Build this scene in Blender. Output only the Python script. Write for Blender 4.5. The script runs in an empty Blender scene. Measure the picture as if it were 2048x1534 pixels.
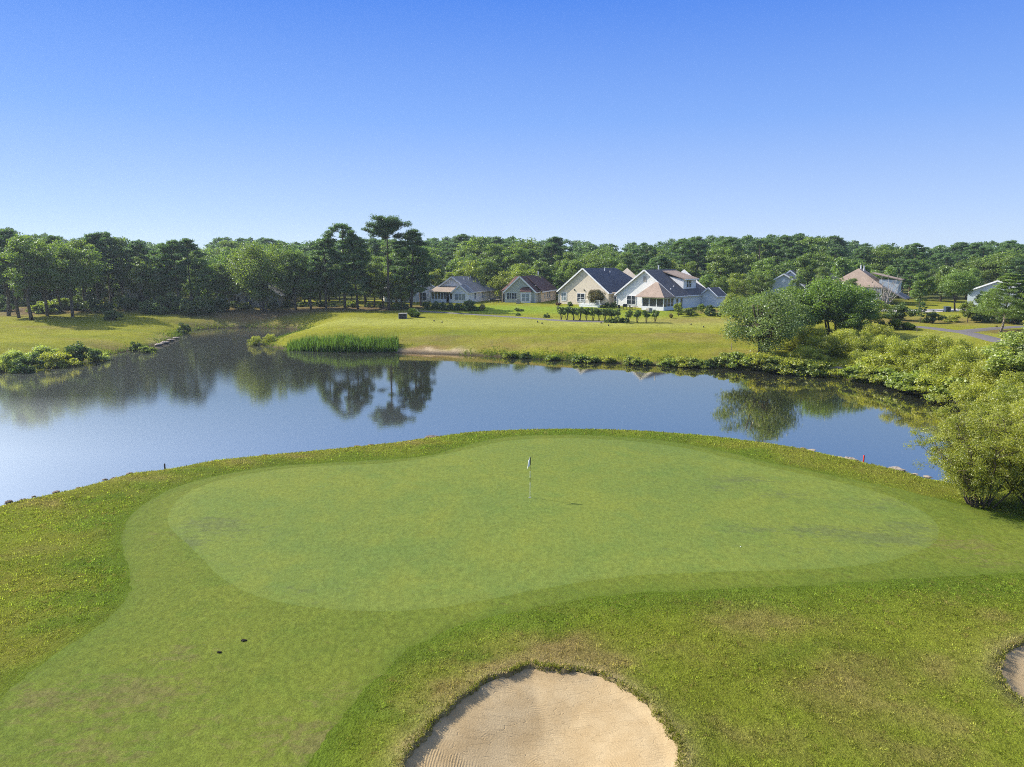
import bpy, math, random
import numpy as np
from mathutils import Vector
from mathutils.geometry import delaunay_2d_cdt

R = math.radians
rng = np.random.default_rng(11)
random.seed(11)
scene = bpy.context.scene
COL = scene.collection

# ------------------------------------------------------------------ camera geometry
CAM_Z = 13.3
F = 1419.0
PITCH = math.atan((767 - 522) / F)
SP, CP = math.sin(PITCH), math.cos(PITCH)

def ray(px, py):
    cx = (px - 1024) / F
    cy = -(py - 767) / F
    return np.array([cx, CP + cy * SP, -SP + cy * CP])

def unp(px, py, z):
    d = ray(px, py)
    t = (z - CAM_Z) / d[2]
    return (d[0] * t, d[1] * t)

def at_depth(px, py, D):
    d = ray(px, py)
    t = D / d[1]
    return (d[0] * t, D, CAM_Z + d[2] * t)

def smooth_poly(pts, n=5):
    P = np.array(pts, float)
    N = len(P)
    out = []
    for i in range(N):
        p0, p1, p2, p3 = P[(i - 1) % N], P[i], P[(i + 1) % N], P[(i + 2) % N]
        for k in range(n):
            t = k / n
            out.append(0.5 * ((2 * p1) + (-p0 + p2) * t + (2 * p0 - 5 * p1 + 4 * p2 - p3) * t * t + (-p0 + 3 * p1 - 3 * p2 + p3) * t ** 3))
    return np.array(out)

def sdist(X, Y, poly):
    """signed distance, negative inside"""
    X = np.asarray(X, float); Y = np.asarray(Y, float)
    best = np.full(X.shape, 1e18)
    inside = np.zeros(X.shape, bool)
    a = poly; b = np.roll(poly, -1, axis=0)
    for (ax, ay), (bx, by) in zip(a, b):
        ex, ey = bx - ax, by - ay
        L2 = ex * ex + ey * ey + 1e-12
        dx, dy = X - ax, Y - ay
        t = np.clip((dx * ex + dy * ey) / L2, 0, 1)
        q = (dx - t * ex) ** 2 + (dy - t * ey) ** 2
        np.minimum(best, q, out=best)
        if ay != by:
            c = ((ay > Y) != (by > Y)) & (X < ax + ex * (Y - ay) / ey)
            inside ^= c
    d = np.sqrt(best)
    return np.where(inside, -d, d)

def sstep(a, b, x):
    t = np.clip((x - a) / (b - a), 0, 1)
    return t * t * (3 - 2 * t)

# ------------------------------------------------------------------ outlines
near_lip = [(-330, 1130), (-150, 1050), (0, 1004), (130, 975), (250, 945), (330, 936), (420, 920), (540, 907), (660, 895), (760, 885),
            (860, 873), (930, 864), (1050, 859), (1140, 857), (1280, 859), (1420, 869), (1500, 879), (1600, 893), (1700, 914),
            (1780, 931), (1850, 947), (1910, 960)]
far_shore = [(1985, 945), (1990, 900), (1965, 850), (1925, 818), (1890, 803), (1850, 793), (1800, 778), (1740, 768), (1692, 760), (1676, 746), (1655, 746), (1640, 750),
             (1600, 748), (1540, 745), (1480, 738), (1400, 735), (1300, 731), (1200, 725), (1100, 720), (1000, 714), (920, 710),
             (800, 706), (700, 706), (620, 702), (560, 697), (528, 691), (532, 685), (562, 676), (590, 668), (606, 661), (572, 657),
             (500, 656), (440, 657), (390, 661), (352, 676), (310, 691), (230, 708), (150, 716), (70, 729), (0, 742), (-150, 768), (-330, 810)]
POND = smooth_poly([unp(x, y, 0.5) for x, y in near_lip] + [unp(x, y, 0.0) for x, y in far_shore] + [(-105, 62), (-100, 42), (-70, 28)], 4)
ZG = 1.1
GREEN = smooth_poly([unp(x, y, ZG) for x, y in [
    (330, 1035), (345, 1005), (380, 980), (440, 960), (520, 945), (620, 932), (750, 925), (850, 914), (930, 899), (1000, 885), (1080, 878),
    (1180, 877), (1280, 882), (1370, 894), (1450, 912), (1530, 931), (1620, 950), (1700, 968), (1780, 990), (1840, 1015), (1875, 1040),
    (1885, 1065), (1870, 1090), (1830, 1110), (1770, 1130), (1680, 1143), (1550, 1150), (1400, 1152), (1280, 1156), (1180, 1165), (1080, 1180),
    (980, 1200), (880, 1218), (760, 1227), (640, 1222), (560, 1212), (490, 1192), (430, 1155), (390, 1112), (358, 1080), (335, 1056)]], 4)
FRINGE = smooth_poly([unp(x, y, ZG) for x, y in [
    (240, 1082), (246, 1050), (270, 1018), (315, 988), (380, 964), (460, 947), (560, 932), (700, 921), (840, 911), (910, 897), (975, 881), (1060, 872),
    (1180, 870), (1290, 875), (1390, 888), (1470, 906), (1540, 924), (1640, 945), (1760, 970), (1900, 1002), (2048, 1046), (2250, 1100), (2300, 1130), (2200, 1140),
    (2048, 1149), (1900, 1157), (1750, 1169), (1600, 1180), (1450, 1185), (1300, 1188), (1200, 1195), (1100, 1210), (1000, 1232), (920, 1255),
    (850, 1285), (800, 1320), (750, 1370), (700, 1424), (640, 1495), (590, 1570), (520, 1660), (200, 1700), (-150, 1640), (-120, 1500), (-20, 1415), (60, 1342), (120, 1300), (180, 1262),
    (232, 1222), (256, 1180), (252, 1130)]], 4)
def ragged(P, amp):
    Q = smooth_poly(P, 8)
    T = np.roll(Q, -1, 0) - np.roll(Q, 1, 0); T /= np.linalg.norm(T, axis=1)[:, None] + 1e-9
    s = np.cumsum(np.linalg.norm(Q - np.roll(Q, 1, 0), axis=1))
    w = np.sin(s * 1.9 + 2 * np.sin(s * .7)) * .5 + np.sin(s * 5.3 + 1.5 * np.sin(s * 2.1)) * .35 + np.random.default_rng(4).normal(size=len(s)) * .25
    return Q + np.c_[-T[:, 1], T[:, 0]] * (w * amp)[:, None]
FRINGE = ragged(FRINGE, .10)
BUNK = smooth_poly([unp(x, y, 1.15) for x, y in [
    (806, 1534), (852, 1470), (902, 1420), (960, 1378), (1020, 1351), (1060, 1338), (1110, 1345), (1155, 1350), (1205, 1362), (1255, 1390), (1300, 1425), (1335, 1468),
    (1352, 1500), (1358, 1540), (1345, 1620), (1270, 1720), (1100, 1760), (920, 1720), (810, 1620)]], 4)
BUNK2 = smooth_poly([unp(x, y, 1.15) for x, y in [
    (2000, 1340), (2010, 1312), (2040, 1295), (2090, 1288), (2180, 1310), (2210, 1360), (2190, 1420), (2120, 1440), (2060, 1418), (2020, 1382)]], 4)

# control points: x, y, height, ramp width at the shore
CT = [(-25, 25, 1.1, 3), (0, 25, 1.12, 3), (25, 25, 1.15, 3), (-10, 40, 1.1, 3), (10, 42, 1.1, 3), (0, 50, 1.1, 3), (-20, 38, 1.05, 3), (25, 38, 1.05, 3.2),
      (0, 12, 1.2, 3), (-35, 10, 1.1, 3), (40, 10, 1.3, 3), (0, -60, 1.2, 3), (15, 48, 1.05, 3), (-12, 20, 1.1, 3), (12, 18, 1.2, 3),
      (38, 38, 1.0, 4), (60, 50, 1.6, 6), (55, 72, 1.6, 6), (100, 60, 2.4, 8),
      (0, 260, 4.6, 12), (-150, 250, 4.6, 12), (150, 250, 4.6, 12), (-60, 230, 4.5, 12), (70, 230, 4.5, 12), (0, 600, 5, 12), (-600, 600, 5, 12), (600, 600, 5, 12), (0, 3000, 5, 12),
      (-2000, 2000, 5, 12), (2000, 2000, 5, 12), (-140, 60, 2, 12), (-200, 150, 3, 15), (300, 150, 4, 12)]
for px, py, z, w in [(1800, 690, 1.8, 5), (1950, 680, 2.2, 7), (1850, 650, 2.6, 8), (1650, 700, 1.4, 5), (1980, 625, 3.2, 10), (1600, 645, 2.7, 8), (1540, 700, 1.6, 7),
                     (620, 655, 2.3, 10), (700, 655, 2.5, 12), (800, 655, 2.5, 12), (900, 655, 2.5, 12), (1000, 656, 2.5, 12), (1100, 657, 2.5, 12), (1200, 657, 2.5, 12), (1300, 658, 2.5, 12), (1400, 660, 2.4, 10),
                     (700, 632, 2.8, 11), (800, 632, 2.8, 11), (1000, 635, 2.9, 12), (1200, 636, 2.9, 12), (1400, 632, 3.1, 12),
                     (930, 605, 3.8, 12), (1050, 605, 3.8, 12), (1200, 612, 3.8, 12), (1330, 620, 3.6, 12), (1450, 615, 3.7, 12), (1700, 620, 3.6, 10),
                     (100, 665, 1.5, 16), (250, 662, 1.5, 10), (330, 662, 1.3, 5), (100, 635, 2.4, 20), (300, 632, 2.4, 14), (450, 632, 2.4, 9), (570, 632, 2.5, 8),
                     (0, 645, 2.2, 20), (-200, 655, 2, 20), (100, 610, 3.5, 15), (300, 608, 3.5, 15), (500, 604, 3.6, 12), (700, 605, 3.7, 12), (590, 676, 1.3, 8)]:
    x, y = unp(px, py, z)
    CT.append((x, y, z, w))
CT = np.array(CT)

def base_height(X, Y, D):
    num = np.zeros_like(X); nw = np.zeros_like(X); den = np.zeros_like(X)
    for x, y, z, w in CT:
        r2 = (X - x) ** 2 + (Y - y) ** 2
        k = 1.0 / (r2 + 20.0) ** 1.7
        num += k * z; nw += k * w; den += k
    Z = num / den; W = nw / den
    t = np.clip(D / W, 0, 1)
    land = Z * (1 - (1 - t) ** 1.7) + 0.04 * np.sin(X * .31 + 1.3 * np.sin(Y * .17)) * t + 0.03 * np.sin(Y * .43 + X * .2) * t
    land = land + .05 * np.sin(X * 1.3) * np.sin(Y * 1.1 + .5) * sstep(80, 100, Y) * np.clip(t * 4, 0, 1) * (1 - t)
    sub = -1.7 * (1 - np.exp(np.minimum(D, 0) / 2.5))
    return np.where(D > 0, land, sub)

def near_d(X, Y, poly, margin):
    out = np.full(X.shape, 999.0)
    lo, hi = poly.min(0) - margin, poly.max(0) + margin
    m = (X > lo[0]) & (X < hi[0]) & (Y > lo[1]) & (Y < hi[1])
    if m.any():
        out[m] = sdist(X[m], Y[m], poly)
    return out

def lobes(X, Y):
    return .05 * np.sin(X * 2.1 + 1.7 * np.sin(Y * 1.3)) + .03 * np.sin(Y * 4.7 + X * 3.1) + .035 * np.sin(X * 8.3 - Y * 6.1) + .025 * np.sin(X * 17.3 + Y * 13.1 + 2 * np.sin(X * 5))

def bunk_d(X, Y):
    return np.minimum(near_d(X, Y, BUNK, 3), near_d(X, Y, BUNK2, 3)) + lobes(X, Y)

def smooth_h(X, Y):
    D = sdist(X, Y, POND)
    h = base_height(X, Y, D)
    b = bunk_d(X, Y)
    return h + 0.16 * np.exp(-np.maximum(b, 0) ** 2 / 1.2) * (b < 30), b, D

def height(X, Y):
    X = np.atleast_1d(np.asarray(X, float)); Y = np.atleast_1d(np.asarray(Y, float))
    h, b, D = smooth_h(X, Y)
    return h - 1.1 * sstep(0.0, .28, -b)

def sand_h(X, Y):
    h, b, D = smooth_h(X, Y)
    raw = np.minimum(near_d(X, Y, BUNK, 3), near_d(X, Y, BUNK2, 3))
    return h - .11 - .5 * sstep(0, 2.8, -raw) - .12 * sstep(.0, .35, -raw)

def hz(x, y):
    return float(height([x], [y])[0])

_ts = np.exp(np.linspace(math.log(12), math.log(900), 700))
def hit(px, py):
    d = ray(px, py)
    X, Y, Z = d[0] * _ts, d[1] * _ts, CAM_Z + d[2] * _ts
    H = height(X, Y)
    H = np.maximum(H, 0.0)
    g = Z - H
    i = int(np.argmax(g < 0)) if (g < 0).any() else len(g) - 1
    if i == 0:
        i = 1
    f = g[i - 1] / (g[i - 1] - g[i] + 1e-12)
    t = _ts[i - 1] + (_ts[i] - _ts[i - 1]) * min(max(f, 0), 1)
    x, y = d[0] * t, d[1] * t
    return x, y, max(hz(x, y), 0.0)

# ------------------------------------------------------------------ helpers
def tag(o, label=None, cat=None, group=None, kind=None):
    if label: o['label'] = label
    if cat: o['category'] = cat
    if group: o['group'] = group
    if kind: o['kind'] = kind
    return o

def empty(name, loc, rz=0.0):
    o = bpy.data.objects.new(name, None)
    o.empty_display_size = .3
    o.location = loc
    o.rotation_euler = (0, 0, rz)
    COL.objects.link(o)
    return o

def link(name, me, parent=None):
    o = bpy.data.objects.new(name, me)
    COL.objects.link(o)
    if parent is not None:
        o.parent = parent
    return o

def np_mesh(name, V, Fc, mat=None, smooth=False, attrs=None, facecol=None, vertcol=None, faceval=None):
    """V (n,3), Fc (m,k) faces all of k corners"""
    V = np.ascontiguousarray(V, np.float32); Fc = np.ascontiguousarray(Fc, np.int32)
    me = bpy.data.meshes.new(name)
    m, k = Fc.shape
    me.vertices.add(len(V)); me.vertices.foreach_set('co', V.ravel())
    me.loops.add(m * k); me.loops.foreach_set('vertex_index', Fc.ravel())
    me.polygons.add(m)
    me.polygons.foreach_set('loop_start', np.arange(0, m * k, k, dtype=np.int32))
    me.polygons.foreach_set('loop_total', np.full(m, k, np.int32))
    if smooth:
        me.polygons.foreach_set('use_smooth', np.ones(m, bool))
    me.update(calc_edges=True)
    if vertcol is not None:
        a = me.attributes.new('gcol', 'FLOAT_COLOR', 'POINT')
        a.data.foreach_set('color', np.ascontiguousarray(np.c_[vertcol, np.ones(len(V))], np.float32).ravel())
    if facecol is not None:
        a = me.attributes.new('gcol', 'FLOAT_COLOR', 'FACE')
        a.data.foreach_set('color', np.ascontiguousarray(np.c_[facecol, np.ones(m)], np.float32).ravel())
    for key, val in (attrs or {}).items():
        a = me.attributes.new(key, 'FLOAT', 'POINT')
        a.data.foreach_set('value', np.ascontiguousarray(val, np.float32))
    if faceval is not None:
        a = me.attributes.new('tone', 'FLOAT', 'FACE')
        a.data.foreach_set('value', np.ascontiguousarray(faceval, np.float32))
    if mat: me.materials.append(mat)
    return me

class MB:
    def __init__(s): s.v = []; s.f = []
    def poly(s, pts):
        i = len(s.v); s.v += [tuple(p) for p in pts]; s.f.append(tuple(range(i, i + len(pts))))
    def slab(s, pts, t):
        """polygon (seen from above counter clockwise) given a vertical thickness downwards"""
        i = len(s.v); n = len(pts)
        s.v += [tuple(p) for p in pts] + [(p[0], p[1], p[2] - t) for p in pts]
        s.f.append(tuple(range(i, i + n))); s.f.append(tuple(range(i + 2 * n - 1, i + n - 1, -1)))
        for k in range(n):
            j = (k + 1) % n
            s.f.append((i + k, i + n + k, i + n + j, i + j))
    def box(s, x0, x1, y0, y1, z0, z1):
        i = len(s.v)
        s.v += [(x0, y0, z0), (x1, y0, z0), (x1, y1, z0), (x0, y1, z0), (x0, y0, z1), (x1, y0, z1), (x1, y1, z1), (x0, y1, z1)]
        s.f += [tuple(i + q for q in f) for f in [(0, 3, 2, 1), (4, 5, 6, 7), (0, 1, 5, 4), (1, 2, 6, 5), (2, 3, 7, 6), (3, 0, 4, 7)]]
    def beam(s, p, q, w, h, up=(0, 0, 1)):
        p, q, up = Vector(p), Vector(q), Vector(up)
        d = (q - p).normalized(); a = d.cross(up).normalized() * w / 2; b = a.cross(d).normalized() * h / 2
        i = len(s.v)
        for c in (p, q):
            s.v += [tuple(c - a - b), tuple(c + a - b), tuple(c + a + b), tuple(c - a + b)]
        s.f += [tuple(i + k for k in f) for f in [(0, 1, 2, 3), (7, 6, 5, 4), (0, 4, 5, 1), (1, 5, 6, 2), (2, 6, 7, 3), (3, 7, 4, 0)]]
    def tube(s, pts, rad, n=6, cap=True):
        pts = [Vector(p) for p in pts]
        i0 = len(s.v)
        for k, p in enumerate(pts):
            d = (pts[min(k + 1, len(pts) - 1)] - pts[max(k - 1, 0)]).normalized()
            a = d.cross(Vector((0.31, .95, .08))).normalized(); b = d.cross(a)
            r = rad[k] if hasattr(rad, '__len__') else rad
            for j in range(n):
                t = 2 * math.pi * j / n
                s.v.append(tuple(p + (a * math.cos(t) + b * math.sin(t)) * r))
        for k in range(len(pts) - 1):
            for j in range(n):
                a0 = i0 + k * n + j; a1 = i0 + k * n + (j + 1) % n
                s.f.append((a0, a1, a1 + n, a0 + n))
        if cap:
            s.f.append(tuple(i0 + j for j in range(n))[::-1])
            s.f.append(tuple(i0 + (len(pts) - 1) * n + j for j in range(n)))
    def lathe(s, prof, n=12, c=(0, 0, 0)):
        i0 = len(s.v)
        for r, z in prof:
            for j in range(n):
                t = 2 * math.pi * j / n
                s.v.append((c[0] + r * math.cos(t), c[1] + r * math.sin(t), c[2] + z))
        for k in range(len(prof) - 1):
            for j in range(n):
                a0 = i0 + k * n + j; a1 = i0 + k * n + (j + 1) % n
                s.f.append((a0, a1, a1 + n, a0 + n))
        s.f.append(tuple(i0 + j for j in range(n))[::-1])
        s.f.append(tuple(i0 + (len(prof) - 1) * n + j for j in range(n)))
    def mesh(s, name, mat, smooth=False):
        me = bpy.data.meshes.new(name)
        me.from_pydata(s.v, [], s.f)
        me.materials.append(mat)
        if smooth:
            me.polygons.foreach_set('use_smooth', [True] * len(me.polygons))
        me.update()
        return me
    def build(s, name, mat, parent=None, smooth=False):
        return link(name, s.mesh(name, mat, smooth), parent)

# ------------------------------------------------------------------ materials
def new_mat(name):
    m = bpy.data.materials.new(name); m.use_nodes = True
    nt = m.node_tree
    for n in list(nt.nodes): nt.nodes.remove(n)
    out = nt.nodes.new('ShaderNodeOutputMaterial')
    return m, nt, out

def N(nt, typ, **kw):
    n = nt.nodes.new(typ)
    for k, v in kw.items():
        if k.startswith('i_'):
            n.inputs[k[2:].replace('_', ' ')].default_value = v
        else:
            setattr(n, k, v)
    return n

def math_node(nt, op, a, b=None, clamp=False):
    n = N(nt, 'ShaderNodeMath', operation=op); n.use_clamp = clamp
    for i, v in enumerate((a, b)):
        if v is None: continue
        if isinstance(v, (int, float)): n.inputs[i].default_value = v
        else: nt.links.new(v, n.inputs[i])
    return n.outputs[0]

def mix_col(nt, fac, a, b, blend='MIX'):
    n = N(nt, 'ShaderNodeMix', data_type='RGBA', blend_type=blend)
    for sock, v in ((n.inputs[0], fac), (n.inputs[6], a), (n.inputs[7], b)):
        if isinstance(v, (int, float)): sock.default_value = v
        elif isinstance(v, tuple): sock.default_value = (*v, 1)
        else: nt.links.new(v, sock)
    return n.outputs[2]

def noise(nt, vec, scale, detail=3, rough=.55, dist=0):
    n = N(nt, 'ShaderNodeTexNoise'); n.inputs['Scale'].default_value = scale
    n.inputs['Detail'].default_value = detail; n.inputs['Roughness'].default_value = rough; n.inputs['Distortion'].default_value = dist
    nt.links.new(vec, n.inputs['Vector'])
    return n.outputs[0]

def remap(nt, v, a, b, c, d):
    n = N(nt, 'ShaderNodeMapRange'); n.inputs[1].default_value = a; n.inputs[2].default_value = b; n.inputs[3].default_value = c; n.inputs[4].default_value = d
    nt.links.new(v, n.inputs[0])
    return n.outputs[0]

def stretch(nt, vec, s, rot=0):
    n = N(nt, 'ShaderNodeMapping'); n.inputs['Scale'].default_value = s; n.inputs['Rotation'].default_value = (0, 0, rot)
    nt.links.new(vec, n.inputs['Vector'])
    return n.outputs[0]

def bsdf(nt, out, col, rough=.7, spec=.3, metallic=0, bump=None, bstr=.3, bdist=.02):
    p = N(nt, 'ShaderNodeBsdfPrincipled')
    if isinstance(col, tuple): p.inputs['Base Color'].default_value = (*col, 1)
    else: nt.links.new(col, p.inputs['Base Color'])
    p.inputs['Roughness'].default_value = rough; p.inputs['Specular IOR Level'].default_value = spec; p.inputs['Metallic'].default_value = metallic
    if bump is not None:
        b = N(nt, 'ShaderNodeBump'); b.inputs['Strength'].default_value = bstr; b.inputs['Distance'].default_value = bdist
        nt.links.new(bump, b.inputs['Height']); nt.links.new(b.outputs[0], p.inputs['Normal'])
    nt.links.new(p.outputs[0], out.inputs[0])
    return p

def plain(name, col, rough=.6, spec=.3, metallic=0, var=.15, scale=3.0, bstr=.1):
    m, nt, out = new_mat(name)
    tc = N(nt, 'ShaderNodeTexCoord').outputs['Object']
    n1 = noise(nt, tc, scale, 4)
    k = remap(nt, n1, .25, .75, 1 - var, 1 + var)
    c = mix_col(nt, 1.0, col, k, 'MULTIPLY')
    bsdf(nt, out, c, rough, spec, metallic, n1, bstr, .02)
    return m

def siding_mat(name, col):
    m, nt, out = new_mat(name)
    tc = N(nt, 'ShaderNodeTexCoord').outputs['Object']
    sep = N(nt, 'ShaderNodeSeparateXYZ'); nt.links.new(tc, sep.inputs[0])
    saw = math_node(nt, 'FRACT', math_node(nt, 'MULTIPLY', sep.outputs[2], 5.5))
    n1 = noise(nt, tc, .8, 4)
    k = remap(nt, n1, .25, .75, .92, 1.06)
    groove = remap(nt, saw, 0, .15, .86, 1.0)
    c = mix_col(nt, 1.0, mix_col(nt, 1.0, col, k, 'MULTIPLY'), groove, 'MULTIPLY')
    bsdf(nt, out, c, .6, .2)
    return m

def roof_mat(name, col):
    m, nt, out = new_mat(name)
    tc = N(nt, 'ShaderNodeTexCoord').outputs['Object']
    n1 = noise(nt, stretch(nt, tc, (1, 1, 3)), 5.0, 3, .7)
    n2 = noise(nt, tc, .5, 3)
    sep = N(nt, 'ShaderNodeSeparateXYZ'); nt.links.new(tc, sep.inputs[0])
    saw = math_node(nt, 'FRACT', math_node(nt, 'MULTIPLY', sep.outputs[2], 9))
    k = math_node(nt, 'MULTIPLY', remap(nt, n1, .3, .7, .7, 1.3), remap(nt, n2, .3, .7, .88, 1.12))
    k = math_node(nt, 'MULTIPLY', k, remap(nt, saw, 0, .2, .8, 1.0))
    bsdf(nt, out, mix_col(nt, 1.0, col, k, 'MULTIPLY'), .9, .15, 0, saw, .3, .03)
    return m

def leaf_mat(name, dark, light, trans=.35, huevar=.25, yellow=(.17, .17, .03)):
    m, nt, out = new_mat(name)
    a = N(nt, 'ShaderNodeAttribute', attribute_name='tone')
    oi = N(nt, 'ShaderNodeObjectInfo')
    f = math_node(nt, 'ADD', a.outputs['Fac'], remap(nt, oi.outputs['Random'], 0, 1, -.18, .18), True)
    c = mix_col(nt, f, dark, light)
    r2 = math_node(nt, 'FRACT', math_node(nt, 'MULTIPLY', oi.outputs['Random'], 7.31))
    c = mix_col(nt, math_node(nt, 'MULTIPLY', r2, huevar), c, yellow)
    d = N(nt, 'ShaderNodeBsdfDiffuse'); nt.links.new(c, d.inputs[0])
    t = N(nt, 'ShaderNodeBsdfTranslucent')
    nt.links.new(mix_col(nt, 1.0, c, (1.25, 1.3, .6), 'MULTIPLY'), t.inputs[0])
    g = N(nt, 'ShaderNodeBsdfGlossy'); g.inputs['Roughness'].default_value = .45; g.inputs[0].default_value = (.8, .85, .9, 1)
    mx = N(nt, 'ShaderNodeMixShader'); mx.inputs[0].default_value = trans
    nt.links.new(d.outputs[0], mx.inputs[1]); nt.links.new(t.outputs[0], mx.inputs[2])
    m2 = N(nt, 'ShaderNodeMixShader'); m2.inputs[0].default_value = .035
    nt.links.new(mx.outputs[0], m2.inputs[1]); nt.links.new(g.outputs[0], m2.inputs[2])
    nt.links.new(m2.outputs[0], out.inputs[0])
    return m

def bark_mat(name, col):
    m, nt, out = new_mat(name)
    tc = N(nt, 'ShaderNodeTexCoord').outputs['Object']
    n1 = noise(nt, stretch(nt, tc, (6, 6, 1.2)), 1.5, 4, .7)
    c = mix_col(nt, 1.0, col, remap(nt, n1, .3, .7, .55, 1.4), 'MULTIPLY')
    bsdf(nt, out, c, .9, .1, 0, n1, .6, .04)
    return m

M = {}
M['pine'] = leaf_mat('pine_needles', (.058, .112, .038), (.145, .258, .068), .46, .15, (.12, .14, .04))
M['oak'] = leaf_mat('oak_leaves', (.085, .150, .030), (.205, .312, .060), .5, .30, (.19, .19, .045))
M['bright'] = leaf_mat('maple_leaves', (.125, .185, .030), (.30, .37, .06), .52, .3, (.28, .26, .05))
M['willow'] = leaf_mat('willow_leaves', (.175, .215, .028), (.42, .445, .060), .52, .25, (.33, .29, .05))
M['shrub'] = leaf_mat('shrub_leaves', (.050, .092, .022), (.13, .20, .042), .42, .25, (.15, .16, .04))
M['silver'] = leaf_mat('poplar_leaves', (.10, .15, .040), (.25, .335, .105), .45, .2, (.24, .25, .10))
M['sage'] = leaf_mat('sage_leaves', (.19, .25, .06), (.42, .50, .16), .58, .2, (.32, .32, .08))
M['reed'] = leaf_mat('reed_blades', (.050, .090, .022), (.13, .20, .042), .4, .2, (.18, .19, .04))
M['tan'] = leaf_mat('dry_grass_blades', (.20, .18, .07), (.40, .36, .15), .3, .2, (.3, .25, .08))
M['plum'] = leaf_mat('plum_leaves', (.06, .025, .022), (.13, .055, .035), .3, .1, (.12, .06, .03))
M['myrtle'] = leaf_mat('myrtle_leaves', (.045, .075, .020), (.17, .13, .045), .35, .2, (.22, .11, .05))
M['bark'] = bark_mat('bark', (.10, .078, .060))
M['bark_pale'] = bark_mat('pale_bark', (.30, .25, .20))
M['dead'] = bark_mat('dead_wood', (.34, .31, .28))
M['white'] = plain('white_paint', (.72, .73, .74), .5, .3, 0, .05)
M['dark'] = plain('dark_metal', (.022, .022, .024), .5, .4)
M['glass'] = plain('window_glass', (.035, .045, .06), .08, .6, 0, .2, 1.0, 0)
M['glass_pale'] = plain('pale_window_glass', (.22, .27, .30), .1, .6, 0, .2, 1.0, 0)
M['rock'] = plain('rock', (.15, .115, .09), .85, .2, 0, .45, 2.5, .7)
M['rock_pale'] = plain('pale_rock', (.24, .20, .16), .85, .2, 0, .3, 2.5, .6)
M['wood'] = plain('weathered_wood', (.22, .18, .14), .8, .2, 0, .3, 4)
M['red'] = plain('red_paint', (.55, .03, .02), .5, .3)
M['bin'] = plain('blue_plastic', (.035, .055, .085), .45, .4)
M['concrete'] = plain('concrete', (.36, .34, .31), .85, .2, 0, .2, 2)
# ------------------------------------------------------------------ ground cover colours (albedo)
c_rough = np.array([.128, .152, .0165]); c_lush = np.array([.080, .122, .0135]); c_yel = np.array([.142, .146, .022]); c_dry = np.array([.175, .135, .050])
c_bank = np.array([.170, .174, .018]); c_soil = np.array([.125, .085, .052]); c_sand = np.array([.38, .30, .19]); c_lawn = np.array([.150, .205, .022])
c_tee = np.array([.225, .230, .050]); c_red = np.array([.17, .095, .05]); c_mud = np.array([.060, .048, .036])
PATCH = []
def patch(px, py, rx, ry, col, s=1.0, p=1):
    x, y, z = hit(px, py)
    PATCH.append((x, y, rx, ry, col, s, p))
# shaded wood floor and brown bank under the left trees
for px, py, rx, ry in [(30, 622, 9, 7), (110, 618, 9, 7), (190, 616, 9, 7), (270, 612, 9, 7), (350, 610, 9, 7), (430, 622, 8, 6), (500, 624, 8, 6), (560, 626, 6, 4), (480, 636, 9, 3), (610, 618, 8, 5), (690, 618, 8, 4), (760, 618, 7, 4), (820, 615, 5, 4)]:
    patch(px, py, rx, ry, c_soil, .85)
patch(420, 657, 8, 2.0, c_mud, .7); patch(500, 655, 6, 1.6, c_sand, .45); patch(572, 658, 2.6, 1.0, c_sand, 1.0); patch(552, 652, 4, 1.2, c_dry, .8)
patch(330, 683, 1.5, 2.8, c_sand, .7); patch(345, 676, 1.5, 2.0, c_sand, .6); patch(235, 700, 4, 2, c_soil, .7)
for k in range(8): patch(800 + k * 17, 704 - (k % 2), 1.7, 1.0, c_sand, .95)
for px, py, rx in [(860, 694, 2.4), (890, 692, 2.2), (830, 698, 1.6), (990, 690, 3.0), (1020, 694, 2.4), (640, 690, 1.5), (1120, 700, 2)]:
    patch(px, py, rx, .8, c_red, .5)
patch(920, 665, 5, 3.0, c_lush, .55); patch(905, 675, 4, 2, c_soil, .3); patch(1200, 665, 12, 2, c_lush, .3); patch(700, 663, 10, 1.6, c_yel, .4); patch(1400, 670, 6, 3, c_dry, .35); patch(1300, 675, 14, 3, c_dry, .35)
for px in range(660, 1480, 60): patch(px, 646, 7, 6, c_tee, .75)
patch(1400, 640, 7, 4, c_dry, .6); patch(1340, 642, 5, 4, c_dry, .35)
for px in (950, 1010, 1070, 1130): patch(px, 618, 9, 6, c_lawn, .9)
patch(1290, 628, 9, 5, c_lawn, .8); patch(1180, 622, 9, 5, c_lawn, .8)
for px, py in [(1380, 618), (1410, 624), (1440, 622), (1350, 614)]: patch(px, py, 3, 2, c_soil, .6)
for px, py in [(1730, 640), (1900, 640), (1980, 645), (1820, 640)]: patch(px, py, 8, 5, c_dry, .6)
patch(2010, 664, 3.5, 2.5, c_soil, .9); patch(1850, 672, 12, 4, c_tee, .7)
patch(1470, 708, 4, 3, c_dry, .5)
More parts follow.
